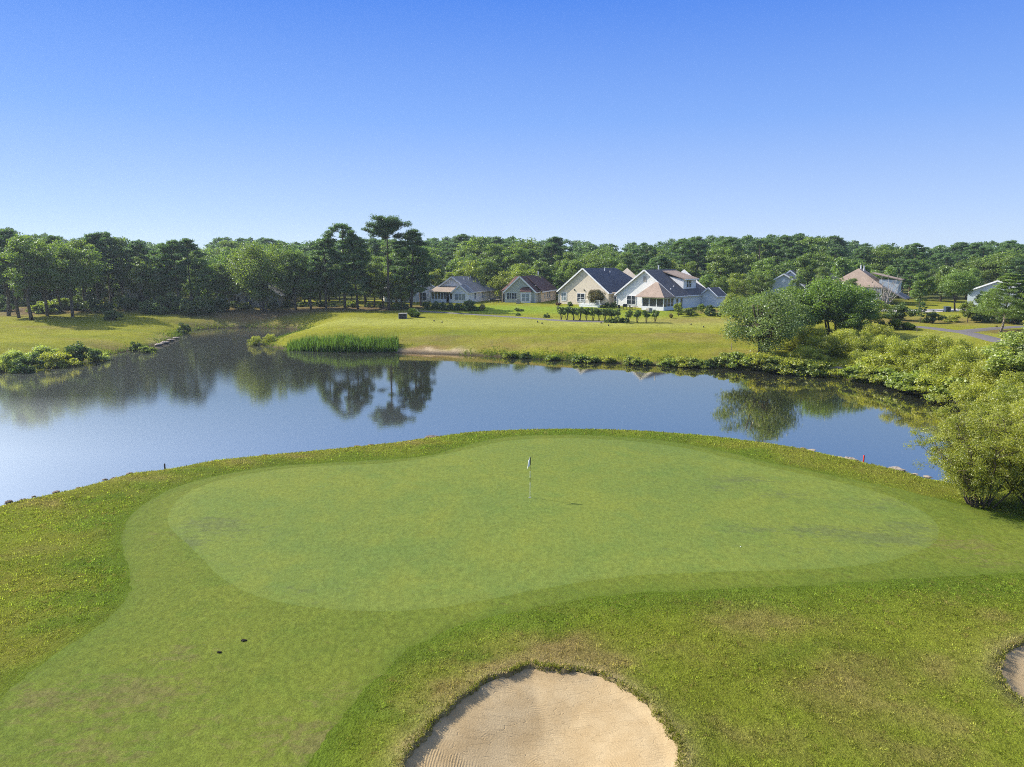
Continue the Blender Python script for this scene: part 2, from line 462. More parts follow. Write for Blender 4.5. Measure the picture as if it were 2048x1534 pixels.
# near rough
patch(70, 1160, 1.6, 1.2, c_yel, 1.0); patch(40, 1250, 1.8, 1.5, c_yel, .8); patch(20, 1320, 1.5, 1.0, c_yel, .6); patch(130, 1080, 1.0, .7, c_yel, .7); patch(10, 1290, 1.6, 1.2, c_yel, .6)
for px, py in [(40, 1010), (130, 990), (230, 965), (330, 945), (430, 930), (540, 915), (650, 903), (760, 893), (850, 882)]: patch(px, py, 2.6, 1.2, c_yel, .75)
for px, py in [(80, 1010), (300, 955), (500, 925), (620, 908), (820, 884)]: patch(px, py, 1.6, .6, c_dry, .6)
for px, py in [(1500, 890), (1600, 905), (1700, 930), (1800, 955), (1880, 985)]: patch(px, py, 2.6, 1.3, c_yel, .75)
for px, py, r in [(1060, 1310, 1.6), (1120, 1320, 1.4), (980, 1335, 1.2), (900, 1390, 1.0), (1200, 1345, 1.0), (1040, 1325, 1.1), (1110, 1300, .9), (830, 1470, .8)]: patch(px, py, r, .7 * r, c_dry, .85)
for px, py, r in [(1560, 1240, 1.6), (1750, 1345, 1.3), (1700, 1400, 1.2), (1640, 1370, 1.2), (1850, 1420, 1.0), (1980, 1235, .8), (1500, 1250, 1.1), (1900, 1320, .9), (1620, 1240, 1), (1800, 1500, 1.0), (1500, 1480, .8)]: patch(px, py, r, .6 * r, c_dry, .5)
for px, py, r in [(2000, 1180, 3), (1800, 1175, 3), (1620, 1300, 1.8), (1500, 1200, 2), (1250, 1215, 2.2), (1050, 1255, 1.8), (880, 1310, 1.6), (780, 1420, 1.4)]: patch(px, py, r, .35 * r, c_lush, .65)
for px, py, r in [(200, 1050, 1.7), (205, 1120, 1.8), (180, 1190, 1.7), (120, 1250, 1.4), (225, 1000, 1.6), (290, 968, 1.4), (150, 1130, 1.5), (400, 945, 1.4), (560, 925, 1.6), (720, 908, 1.6), (880, 893, 1.4), (960, 873, 1.6), (1150, 865, 3), (1350, 876, 2), (1500, 905, 2)]: patch(px, py, r, .6 * r, c_lush, .8)
for px, py, rx, ry in [(760, 668, 7, 2), (1040, 662, 6, 1.5), (1150, 675, 7, 2), (1380, 690, 8, 2), (650, 672, 5, 2), (1260, 700, 8, 1.5), (150, 672, 8, 2), (260, 660, 6, 2), (60, 690, 6, 2)]: patch(px, py, rx, ry, (.105, .125, .016), .6)
for px, py, rx, ry in [(850, 678, 6, 1.6), (1000, 680, 6, 1.4), (1100, 690, 8, 1.4), (1350, 668, 8, 1.4), (100, 655, 8, 1.5), (200, 683, 6, 1.6)]: patch(px, py, rx, ry, c_dry, .5)
for px, py, r in [(1480, 1400, 2.5), (1700, 1290, 2.5), (1900, 1250, 2), (1400, 1280, 1.8)]: patch(px, py, r, .7 * r, c_yel, .28)

def vnoise(X, Y, s, seed=0):
    """cheap value noise 0..1"""
    def hsh(i, j):
        v = np.sin(i * 127.1 + j * 311.7 + seed * 74.7) * 43758.5453
        return v - np.floor(v)
    x = X / s; y = Y / s
    i = np.floor(x); j = np.floor(y); fx = x - i; fy = y - j
    fx = fx * fx * (3 - 2 * fx); fy = fy * fy * (3 - 2 * fy)
    return (hsh(i, j) * (1 - fx) + hsh(i + 1, j) * fx) * (1 - fy) + (hsh(i, j + 1) * (1 - fx) + hsh(i + 1, j + 1) * fx) * fy

def fbm(X, Y, s, seed=0, o=4):
    t = 0; a = .5; w = 0
    for k in range(o):
        t = t + a * vnoise(X + 13.7 * k, Y - 7.9 * k, s / 2 ** k, seed + k); w += a; a *= .55
    return t / w

def gcolor(X, Y, D):
    f = sstep(70, 90, Y)[:, None]
    c = c_rough * (1 - f) + c_bank * f
    wx = X + (fbm(X, Y, 2.5, 3) - .5) * 3.0; wy = Y + (fbm(X, Y, 2.5, 9) - .5) * 3.0
    n = fbm(X, Y, 3.0, 21)
    k = (sstep(.50, .72, n) * .45)[:, None]
    c = c * (1 - k) + c_yel * k
    k = (sstep(.55, .75, fbm(X, Y, 1.6, 33)) * .5)[:, None]
    c = c * (1 - k) + (.55 * c_dry + .45 * c_rough) * k
    fr = near_d(X, Y, FRINGE, 6)
    k = (np.exp(-np.maximum(fr, 0) / 1.3) * .85 * (fr < 50) * (.55 + .9 * fbm(X, Y, 2.2, 41)))[:, None]
    k = np.clip(k, 0, .9)
    c = c * (1 - k) + c_lush * k
    for x, y, rx, ry, col, s, p in PATCH:
        m = (np.abs(X - x) < 3.2 * rx + 3) & (np.abs(Y - y) < 3.2 * ry + 3)
        if not m.any(): continue
        g = np.exp(-(((wx[m] - x) / rx) ** 2 + ((wy[m] - y) / ry) ** 2) * 1.1)
        g = np.clip(g * 1.25, 0, 1) * s
        g = (g * (.55 + .7 * fbm(X[m], Y[m], max(.5, .6 * ry), 5)))[:, None]
        g = np.clip(g, 0, 1)
        c[m] = c[m] * (1 - g) + np.asarray(col) * g
    b = bunk_d(X, Y)
    k = (np.exp(-np.maximum(b, 0) / .30) * .8 * (b < 20))[:, None]
    c = c * (1 - k) + (.75 * c_dry + .35 * c_sand) * k
    k = (sstep(1.5, .2, D) * sstep(60, 80, Y))[:, None] * .9
    c = c * (1 - k) + c_mud * k
    k = sstep(.3, -.3, D)[:, None]
    c = c * (1 - k) + c_mud * .6 * k
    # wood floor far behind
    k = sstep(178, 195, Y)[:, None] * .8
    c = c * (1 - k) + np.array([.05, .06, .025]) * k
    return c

def lines(segs):
    out = []
    for a, b, s in segs:
        out += list(np.arange(a, b, s))
    return np.array(out + [segs[-1][1]])
gx = lines([(-3000, -600, 400), (-600, -140, 30), (-140, -48, 1.1), (-48, -9.5, .38), (-9.5, 9.5, .13), (9.5, 48, .38), (48, 140, 1.1), (140, 600, 30), (600, 3000, 400)])
gy = lines([(-300, -20, 40), (-20, 13, 2), (13, 21, .12), (21, 60, .34), (60, 98, .8), (98, 128, .5), (128, 172, .9), (172, 300, 6), (300, 700, 40), (700, 3200, 250)])
GX, GY = np.meshgrid(gx, gy)
sh = GX.shape
X = GX.ravel(); Y = GY.ravel()
Hh, Bd, Dw = smooth_h(X, Y)
Zg = Hh - 1.1 * sstep(0.0, .28, -Bd)
gc = gcolor(X, Y, Dw)
gc = gc * (1 - .22 * sstep(70, 40, Y))[:, None]   # near ground darkened under the grass blades to deepen the gaps
idx = np.arange(X.size).reshape(sh)
Fq = np.stack([idx[:-1, :-1], idx[:-1, 1:], idx[1:, 1:], idx[1:, :-1]], -1).reshape(-1, 4)

m, nt, out = new_mat('turf')
pos = N(nt, 'ShaderNodeNewGeometry').outputs['Position']
att = N(nt, 'ShaderNodeAttribute', attribute_name='gcol').outputs['Color']
n1 = noise(nt, pos, .45, 4); n2 = noise(nt, stretch(nt, pos, (1, .55, 1)), 3.2, 4, .65); n3 = noise(nt, stretch(nt, pos, (1, .7, 1)), 14, 3, .7)
k = math_node(nt, 'MULTIPLY', remap(nt, n1, .3, .7, .86, 1.14), math_node(nt, 'MULTIPLY', remap(nt, n2, .3, .7, .84, 1.16), remap(nt, n3, .3, .7, .65, 1.35)))
c = mix_col(nt, 1.0, att, k, 'MULTIPLY')
bsdf(nt, out, c, .95, .02, 0, math_node(nt, 'ADD', n3, n2), .8, .07)
M['turf'] = m
ground = link('ground', np_mesh('ground', np.c_[X, Y, Zg], Fq, m, True, vertcol=gc))
tag(ground, kind='structure')

def sheet(name, poly, step, zf, mat, off, attrs=None):
    lo, hi = poly.min(0), poly.max(0)
    ax = np.arange(lo[0], hi[0], step); ay = np.arange(lo[1], hi[1], step)
    A, B = np.meshgrid(ax, ay); A = A.ravel(); B = B.ravel()
    d = sdist(A, B, poly)
    ok = d < -step * .6
    V = [Vector(p) for p in poly] + [Vector((a, b)) for a, b in zip(A[ok], B[ok])]
    n = len(poly)
    r = delaunay_2d_cdt(V, [(i, (i + 1) % n) for i in range(n)], [], 1, 1e-6)
    vv = np.array([(v.x, v.y) for v in r[0]])
    z = zf(vv[:, 0], vv[:, 1]) + off - (.012 * (1 - sstep(0, .4, -sdist(vv[:, 0], vv[:, 1], poly))) if off else 0)
    at = {k: f(vv[:, 0], vv[:, 1]) for k, f in (attrs or {}).items()}
    me = np_mesh(name, np.c_[vv, z], np.array([list(f) for f in r[2]]), mat, True, attrs=at)
    return link(name, me)

def spot_field(lst):
    L = [(*hit(px, py)[:2], rx, ry, s) for px, py, rx, ry, s in lst]
    def f(X, Y):
        t = np.zeros_like(X)
        for x, y, rx, ry, s in L:
            t = np.maximum(t, s * np.exp(-(((X - x) / rx) ** 2 + ((Y - y) / ry) ** 2)))
        return t
    return f

def turf_short(name, base, alt, spotcol, edgecol, patchy=.5):
    m, nt, out = new_mat(name)
    pos = N(nt, 'ShaderNodeNewGeometry').outputs['Position']
    sp = N(nt, 'ShaderNodeAttribute', attribute_name='spot').outputs['Fac']
    warp = stretch(nt, pos, (1, .75, 1), .2)
    n0 = noise(nt, pos, .16, 3, .5, .4); n1 = noise(nt, warp, .9, 5, .62, .5); n2 = noise(nt, stretch(nt, pos, (1, .6, 1)), 6, 4, .65); n3 = noise(nt, stretch(nt, pos, (1, .6, 1)), 30, 2, .7)
    c = mix_col(nt, remap(nt, math_node(nt, 'ADD', math_node(nt, 'MULTIPLY', n0, .6), math_node(nt, 'MULTIPLY', n1, .4)), .38, .62, 0, 1), base, alt)
    nb = noise(nt, stretch(nt, pos, (.8, 1.5, 1), .15), 1.9, 7, .68, .8)
    th = math_node(nt, 'SUBTRACT', math_node(nt, 'ADD', nb, math_node(nt, 'MULTIPLY', sp, .30)), .605)
    f = remap(nt, th, 0, .18, 0, .66)
    ed = N(nt, 'ShaderNodeAttribute', attribute_name='edge').outputs['Fac']
    c = mix_col(nt, math_node(nt, 'MULTIPLY', ed, remap(nt, n2, .3, .7, .35, 1.0), True), c, edgecol)
    cool = remap(nt, noise(nt, pos, .5, 4, .6, .7), .52, .72, 0, .5)
    c = mix_col(nt, cool, c, tuple(v * k for v, k in zip(base, (.86, .97, .95))))
    c = mix_col(nt, f, c, spotcol)
    k = math_node(nt, 'MULTIPLY', remap(nt, n2, .3, .7, 1 - .2 * patchy, 1 + .2 * patchy), remap(nt, n3, .3, .7, 1 - .28 * patchy, 1 + .28 * patchy))
    # sparse pale flecks
    n4 = noise(nt, pos, 9, 1, .5)
    c = mix_col(nt, 1.0, c, k, 'MULTIPLY')
    bsdf(nt, out, c, .9, .06, 0, math_node(nt, 'ADD', n3, n2), .45, .025)
    return m
M['fringe'] = turf_short('fringe_turf', (.079, .109, .0155), (.102, .123, .0175), (.108, .092, .035), edgecol=(.066, .096, .0115), patchy=1.3)
M['green'] = turf_short('green_turf', (.097, .134, .029), (.126, .151, .027), (.078, .094, .036), edgecol=(.080, .115, .018), patchy=1.0)
fs = spot_field([(250, 1390, 2.2, 1.2, .9), (100, 1400, 1.5, .9, .8), (330, 1360, 1.5, .8, .55), (620, 1480, 1.8, .9, .9), (360, 1310, 1.0, .6, .7), (540, 1450, 1.2, .6, .6), (400, 1440, 1.5, .7, .4), (180, 1500, 2, 1, .7), (700, 1390, 1.2, .8, .5),
                 (1930, 1090, 2, 1.0, .8), (1980, 1120, 2, 1, .6), (330, 1070, 1.2, 1.2, .4)])
gs = spot_field([(430, 1050, 1.8, 1.4, 1.0), (385, 1085, 1.0, .9, 1.0), (480, 1065, 1.8, 1.0, .6), (490, 1130, 1.4, .6, .5), (620, 1180, 1.4, .6, .5),
                 (1480, 960, 2.4, 1.0, .8), (1560, 990, 2.5, 1.0, .6), (1640, 1060, 2.6, .7, .9), (1700, 1068, 3, .8, .95), (1780, 1080, 2.6, .9, 1.0), (1820, 1055, 2, 1.1, .8), (1500, 1060, 2, .9, .7),
                 (1440, 975, 1.6, .7, .7), (1740, 1010, 2.6, 1.2, .6), (1830, 1075, 1.5, .8, .9), (1580, 1100, 3, .8, .4), (1320, 1010, 3, .8, .15)])
tag(sheet('fringe', FRINGE, .33, lambda x, y: smooth_h(x, y)[0], M['fringe'], .010, {'spot': fs, 'edge': lambda x, y: np.exp(-np.maximum(-sdist(x, y, FRINGE), 0) / .38)}), kind='structure')
tag(sheet('putting_green', GREEN, .33, lambda x, y: smooth_h(x, y)[0], M['green'], .018, {'spot': gs, 'edge': lambda x, y: .45 * np.exp(-np.maximum(-sdist(x, y, GREEN), 0) / .22)}), kind='structure')

# bunker sand with rake marks
m, nt, out = new_mat('bunker_sand')
pos = N(nt, 'ShaderNodeNewGeometry').outputs['Position']
n1 = noise(nt, pos, 1.1, 5, .6); n2 = noise(nt, pos, 22, 3, .7)
wv = N(nt, 'ShaderNodeTexWave', wave_type='RINGS', rings_direction='Z'); wv.inputs['Scale'].default_value = 4.5; wv.inputs['Distortion'].default_value = 3.5; wv.inputs['Detail'].default_value = 3; wv.inputs['Detail Scale'].default_value = .55
mp = N(nt, 'ShaderNodeMapping'); bc = BUNK.mean(0); mp.inputs['Location'].default_value = (-bc[0] - .1, -bc[1] + 1.0, 0)
nt.links.new(pos, mp.inputs['Vector']); nt.links.new(mp.outputs[0], wv.inputs['Vector'])
msk = remap(nt, noise(nt, pos, .8, 3, .6, .5), .52, .62, 0, 1)
rk = math_node(nt, 'MULTIPLY', wv.outputs['Fac'], msk)
# ragged scratches
n5 = noise(nt, stretch(nt, pos, (.6, 2.2, 1), .5), 1.6, 2, .5, .6)
ln = remap(nt, math_node(nt, 'ABSOLUTE', math_node(nt, 'SUBTRACT', n5, .5)), 0, .012, -1.0, 0)
hgt = math_node(nt, 'ADD', math_node(nt, 'MULTIPLY', rk, .34), math_node(nt, 'ADD', math_node(nt, 'MULTIPLY', n2, .55), math_node(nt, 'MULTIPLY', ln, .35)))
c = mix_col(nt, remap(nt, n1, .35, .65, 0, 1), (.280, .204, .110), (.330, .254, .150))
c = mix_col(nt, 1.0, c, remap(nt, n2, .3, .7, .88, 1.12), 'MULTIPLY')
bsdf(nt, out, c, .95, .05, 0, hgt, .55, .045)
M['sand'] = m
tag(sheet('bunker_sand', BUNK, .12, sand_h, m, 0.0), kind='structure')
tag(sheet('bunker_sand', BUNK2, .2, sand_h, m, 0.0), kind='structure')

# asphalt cart paths and road as draped strips
def ribbon(name, pts, width, mat, off=.012, world=False, step=1.0):
    P = [p if world else hit(*p)[:2] for p in pts]
    P = np.array(P)
    Q = []
    for i in range(len(P) - 1):
        p0, p1, p2, p3 = P[max(i - 1, 0)], P[i], P[i + 1], P[min(i + 2, len(P) - 1)]
        n = max(2, int(np.hypot(*(p2 - p1)) / step))
        for k in range(n):
            t = k / n
            Q.append(.5 * ((2 * p1) + (-p0 + p2) * t + (2 * p0 - 5 * p1 + 4 * p2 - p3) * t * t + (-p0 + 3 * p1 - 3 * p2 + p3) * t ** 3))
    Q.append(P[-1]); Q = np.array(Q)
    T = np.gradient(Q, axis=0); T /= np.linalg.norm(T, axis=1)[:, None]
    Nn = np.c_[-T[:, 1], T[:, 0]]
    V = []; m = 5
    for j in range(m):
        o = (j / (m - 1) - .5) * width
        q = Q + Nn * o
        V.append(np.c_[q, height(q[:, 0], q[:, 1]) + off + (.05 if 0 < j < m - 1 else -.03)])
    V = np.concatenate(V); n = len(Q)
    Fc = [[j * n + i, j * n + i + 1, (j + 1) * n + i + 1, (j + 1) * n + i] for j in range(m - 1) for i in range(n - 1)]
    o = link(name, np_mesh(name, V, np.array(Fc)[:, ::-1], mat, True))
    return tag(o, kind='structure')
M['asphalt'] = plain('asphalt', (.115, .105, .110), .9, .2, 0, .18, 3)
M['road'] = plain('road_surface', (.33, .31, .30), .9, .2, 0, .12, 2)
ribbon('cart_path', [(2110, 722), (2040, 692), (1990, 680), (1940, 667), (1890, 660), (1840, 654), (1780, 652)], 3.0, M['asphalt'], .03)
ribbon('cart_path', [(1925, 663), (1985, 657), (2050, 653), (2120, 650)], 2.6, M['asphalt'], .02)
ribbon('cart_path', [(840, 622), (900, 626), (960, 630), (1040, 635), (1120, 641), (1235, 644)], 1.8, M['asphalt'], .03)
ribbon('street', [(1280, 600), (1430, 607), (1600, 621), (1790, 621), (1900, 620), (2060, 616), (2300, 610)], 6.5, M['road'], .03)

# ------------------------------------------------------------------ water
m, nt, out = new_mat('pond_water')
pos = N(nt, 'ShaderNodeNewGeometry').outputs['Position']
nA = noise(nt, stretch(nt, pos, (1, 1.5, 1), .25), 1.6, 3, .55)
nB = noise(nt, stretch(nt, pos, (1, 1.6, 1), -.3), 5.0, 2, .6)
nW = noise(nt, pos, .045, 2, .5)
sep = N(nt, 'ShaderNodeSeparateXYZ'); nt.links.new(pos, sep.inputs[0])
wl = math_node(nt, 'ADD', remap(nt, sep.outputs[0], -5, -40, 0, 1), remap(nt, nW, .40, .62, -.25, .25))
wl = math_node(nt, 'MULTIPLY', math_node(nt, 'MAXIMUM', wl, 0.0), remap(nt, sep.outputs[1], 42, 80, .0, 1.0), True)
b1 = N(nt, 'ShaderNodeBump'); b1.inputs['Distance'].default_value = .02; nt.links.new(nA, b1.inputs['Height'])
nt.links.new(remap(nt, wl, 0, 1, .07, .10), b1.inputs['Strength'])
b2 = N(nt, 'ShaderNodeBump'); b2.inputs['Distance'].default_value = .02; nt.links.new(nB, b2.inputs['Height']); nt.links.new(b1.outputs[0], b2.inputs['Normal'])
nt.links.new(remap(nt, wl, 0, 1, .015, .15), b2.inputs['Strength'])
d = N(nt, 'ShaderNodeBsdfDiffuse'); d.inputs[0].default_value = (.020, .022, .016, 1)
tint = (1.0, .88, .68, 1)
g = N(nt, 'ShaderNodeBsdfGlossy'); g.inputs['Roughness'].default_value = .03; g.inputs[0].default_value = tint
g2 = N(nt, 'ShaderNodeBsdfGlossy'); g2.inputs['Roughness'].default_value = .55; g2.inputs[0].default_value = (.86, .94, 1, 1)
fr = N(nt, 'ShaderNodeFresnel'); fr.inputs['IOR'].default_value = 28.0
for n in (d, g, g2, fr): nt.links.new(b2.outputs[0], n.inputs['Normal'])
gm = N(nt, 'ShaderNodeMixShader'); nt.links.new(math_node(nt, 'MAXIMUM', math_node(nt, 'MULTIPLY', remap(nt, sep.outputs[0], 8, -46, .0, .27), remap(nt, sep.outputs[1], 48, 70, 1, .10)), .004), gm.inputs[0]); nt.links.new(g.outputs[0], gm.inputs[1]); nt.links.new(g2.outputs[0], gm.inputs[2])
mx = N(nt, 'ShaderNodeMixShader'); nt.links.new(fr.outputs[0], mx.inputs[0]); nt.links.new(d.outputs[0], mx.inputs[1]); nt.links.new(gm.outputs[0], mx.inputs[2])
nt.links.new(mx.outputs[0], out.inputs[0])
M['water'] = m
lo, hi = POND.min(0) - 3, POND.max(0) + 3
tag(link('water', np_mesh('water', np.array([[lo[0], lo[1], 0], [hi[0], lo[1], 0], [hi[0], hi[1], 0], [lo[0], hi[1], 0]]), np.array([[0, 1, 2, 3]]), m)), kind='structure')

# ------------------------------------------------------------------ rough grass blades near the camera (one uncountable mass)
def blades(name, XY, hgt, wid, col, tilt=.9, mat=None, zoff=-.01):
    n = len(XY)
    X, Y = XY[:, 0], XY[:, 1]
    Z = height(X, Y) + zoff
    a = rng.uniform(0, 2 * np.pi, n); lean = rng.uniform(0, tilt, n); b = rng.uniform(0, 2 * np.pi, n)
    ux, uy = np.cos(a) * wid / 2, np.sin(a) * wid / 2
    tx, ty, tz = np.cos(b) * np.sin(lean) * hgt, np.sin(b) * np.sin(lean) * hgt, np.cos(lean) * hgt
    P = np.c_[X, Y, Z]
    V = np.stack([P + np.c_[-ux, -uy, 0 * ux], P + np.c_[ux, uy, 0 * ux], P + np.c_[tx, ty, tz]], 1).reshape(-1, 3)
    return np_mesh(name, V, np.arange(3 * n).reshape(-1, 3), mat, facecol=col)
m, nt, out = new_mat('grass_blades')
att = N(nt, 'ShaderNodeAttribute', attribute_name='gcol').outputs['Color']
d = N(nt, 'ShaderNodeBsdfDiffuse'); nt.links.new(att, d.inputs[0])
t = N(nt, 'ShaderNodeBsdfTranslucent'); nt.links.new(mix_col(nt, 1.0, att, (1.2, 1.3, .8), 'MULTIPLY'), t.inputs[0])
mx = N(nt, 'ShaderNodeMixShader'); mx.inputs[0].default_value = .42; nt.links.new(d.outputs[0], mx.inputs[1]); nt.links.new(t.outputs[0], mx.inputs[2])
nt.links.new(mx.outputs[0], out.inputs[0]); M['blades'] = m

pts = []
for (y0, y1, dens) in [(13.5, 20, 1300), (20, 27, 800), (27, 36, 420), (36, 62, 170)]:
    xm = y1 * .80 + 3
    n = int(2 * xm * (y1 - y0) * dens)
    P = np.c_[rng.uniform(-xm, xm, n), rng.uniform(y0, y1, n)]
    P = P[np.abs(P[:, 0]) < P[:, 1] * .80 + 2]
    pts.append(P)
P = np.concatenate(pts)
keep = (near_d(P[:, 0], P[:, 1], FRINGE, 3) > -.34 * fbm(P[:, 0], P[:, 1], .7, 91) + rng.uniform(-.12, .20, len(P))) & (bunk_d(P[:, 0], P[:, 1]) > -.03)
P = P[keep]; P = P[sdist(P[:, 0], P[:, 1], POND) > .35]
clump = fbm(P[:, 0], P[:, 1], .35, 77, 3)
P = P[clump > rng.uniform(.15, .58, len(P))]
P = P[vnoise(P[:, 0], P[:, 1], .13, 7) > rng.uniform(-.1, .42, len(P))]
D = np.full(len(P), 5.0)
gcb = gcolor(P[:, 0], P[:, 1], sdist(P[:, 0], P[:, 1], POND))
sc = np.clip(P[:, 1] / 20, .8, 2.4)
gcb = gcb * rng.uniform(.5, 2.9, (len(P), 1)) + .006 * np.array([1.0, 1.04, .95]) + rng.uniform(0, .03, (len(P), 1)) * np.array([1, .9, .2])
fd = near_d(P[:, 0], P[:, 1], FRINGE, 3)
tus = fbm(P[:, 0], P[:, 1], .28, 15, 3); tu2 = fbm(P[:, 0], P[:, 1], .17, 19, 2)
hg = rng.uniform(.03, .085, len(P)) * sc ** .5 * np.clip(.45 + fd * .8, .45, 1) * (.72 + .7 * sstep(.40, .72, tus))
gcb = gcb * ((.55 + .95 * vnoise(P[:, 0], P[:, 1], .10, 12)) * (.8 + .4 * sstep(.3, .7, tu2)))[:, None]
dk = (sstep(.62, .85, vnoise(P[:, 0], P[:, 1], .17, 23)) * .7)[:, None]
gcb = gcb * (1 - dk) + c_dry * 1.5 * rng.uniform(.6, 1.5, (len(P), 1)) * dk
grass = link('grass', blades('grass', P, hg, .022 * sc, gcb, 1.15, M['blades']))
tag(grass, 'uneven rough grass around the putting green and bunkers', 'grass', kind='stuff')
# ragged fringe of grass hanging over the bunker lips
L = []
for poly, n in ((BUNK, 9000), (BUNK2, 3000)):
    i = rng.integers(0, len(poly), n); f = rng.random((n, 1))
    q = poly[i] * (1 - f) + poly[(i + 1) % len(poly)] * f
    L.append(q + rng.normal(0, .10, (n, 2)))
Q = np.concatenate(L); bb = bunk_d(Q[:, 0], Q[:, 1])
Q = Q[(bb > -.10) & (bb < .3)]
Q = Q[fbm(Q[:, 0], Q[:, 1], .5, 50) > rng.uniform(.3, .6, len(Q))]
cc = (c_rough * .8 + c_dry * .3) * rng.uniform(.6, 1.7, (len(Q), 1))
tag(link('lip_grass', blades('lip_grass', Q, rng.uniform(.04, .10, len(Q)), .03, cc, 1.4, M['blades'])), 'ragged tufts of grass hanging over the sand bunker edges', 'grass', kind='stuff')
# weeds along the far shore and the left bank
S = []
for a in range(len(POND)):
    p, q = POND[a], POND[(a + 1) % len(POND)]
    if p[1] > 70 and -80 < p[0] < 60:
        n = int(np.hypot(*(q - p)) * (210 if p[0] > -5 else 110))
        f = rng.random((n, 1)); e = q - p; nn = np.array([e[1], -e[0]]) / (np.hypot(*e) + 1e-9)
        S.append(p * (1 - f) + q * f + nn * rng.normal(0, 1.3, (n, 1)))
S = np.concatenate(S); dd = sdist(S[:, 0], S[:, 1], POND)
bx0, by0, _ = hit(860, 704)
ok = (dd > .02) & (dd < 3.2) & (fbm(S[:, 0], S[:, 1], 2.6, 61) > rng.uniform(.36, .6, len(S))) & (np.hypot((S[:, 0] - bx0) / 5.5, (S[:, 1] - by0) / 3) > 1)
S = S[ok]
cc = np.where(fbm(S[:, 0], S[:, 1], 3, 66)[:, None] > .5, np.array([.16, .20, .028]), np.array([.085, .13, .024])) * rng.uniform(.6, 1.5, (len(S), 1))
tag(link('shore_weeds', blades('shore_weeds', S, rng.uniform(.15, .6, len(S)), .10, cc, 1.0, M['blades'])), 'weedy green growth along the far edge of the pond', 'weeds', kind='stuff')
# short turf texture on the far banks
n = 110000
P = np.c_[rng.uniform(-95, 75, n), rng.uniform(84, 150, n)]
P = P[np.abs(P[:, 0]) < P[:, 1] * .76]
dd = sdist(P[:, 0], P[:, 1], POND); P = P[dd > .8]
P = P[fbm(P[:, 0], P[:, 1], 1.4, 71) > rng.uniform(.2, .7, len(P))]
cc = gcolor(P[:, 0], P[:, 1], np.full(len(P), 9.0)) * rng.uniform(.9, 1.3, (len(P), 1))
tag(link('bank_grass', blades('bank_grass', P, rng.uniform(.04, .09, len(P)), .09, cc, 1.2, M['blades'])), 'mown yellowish grass on the banks across the pond', 'grass', kind='stuff')
# ------------------------------------------------------------------ vegetation: crowns of many leaf faces, tapered trunks with limbs
def leaf_cloud(clumps, L, W, up=.35, out=.5, shell=.45, droop=0.0, seed=0):
    """clumps: (x,y,z, rx,ry,rz, count, tone). returns a leaf mesh's vertices, faces and tones"""
    g = np.random.default_rng(seed)
    Ps, Ns, Ts, Tn = [], [], [], []
    for x, y, z, rx, ry, rz, n, tone in clumps:
        n = int(n)
        if n < 1: continue
        d = g.normal(size=(n, 3)); d /= np.linalg.norm(d, axis=1)[:, None]
        r = g.random(n) ** shell
        p = d * r[:, None] * np.array([rx, ry, rz]) * (1 + .12 * g.normal(size=(n, 1))) + np.array([x, y, z])
        nn = d * out + g.normal(size=(n, 3)) * .55 + np.array([0, 0, up])
        nn /= np.linalg.norm(nn, axis=1)[:, None]
        t = g.normal(size=(n, 3)) + d * .7 + np.array([0, 0, -droop])
        t -= nn * (t * nn).sum(1)[:, None]; t /= np.linalg.norm(t, axis=1)[:, None] + 1e-9
        Ps.append(p); Ns.append(nn); Ts.append(t)
        Tn.append(np.clip(tone + .22 * g.normal(size=n), 0, 1))
    P = np.concatenate(Ps); Nn = np.concatenate(Ns); T = np.concatenate(Ts); tn = np.concatenate(Tn)
    B = np.cross(Nn, T)
    s = g.uniform(.6, 1.25, (len(P), 1))
    l = L / 2 * s; w = W / 2 * s
    V = np.stack([P - T * l, P + B * w + T * l * .1, P + T * l, P - B * w + T * l * .1], 1).reshape(-1, 3)
    return V, np.arange(4 * len(P)).reshape(-1, 4), tn

def crown_mesh(name, clumps, L, W, mat, **kw):
    V, Fc, tn = leaf_cloud(clumps, L, W, **kw)
    return np_mesh(name, V, Fc, mat, faceval=tn)

def limb(mb, p, q, r0, r1, sag=.12, n=4, g=random, sides=5):
    p, q = Vector(p), Vector(q)
    pts, rad = [], []
    off = Vector((g.uniform(-1, 1), g.uniform(-1, 1), g.uniform(-.3, .6))) * (q - p).length * sag
    for k in range(n + 1):
        t = k / n
        pts.append(p.lerp(q, t) + off * math.sin(math.pi * t) + Vector((g.uniform(-1, 1), g.uniform(-1, 1), 0)) * .03 * (0 < k < n))
        rad.append(r0 + (r1 - r0) * t)
    mb.tube(pts, rad, sides)
    return pts

PROTO = {}
def proto(key, name, trunk_me, crown_me, H, W, extra=()):
    PROTO[key] = dict(name=name, trunk=trunk_me, crown=crown_me, H=H, W=W, extra=extra)

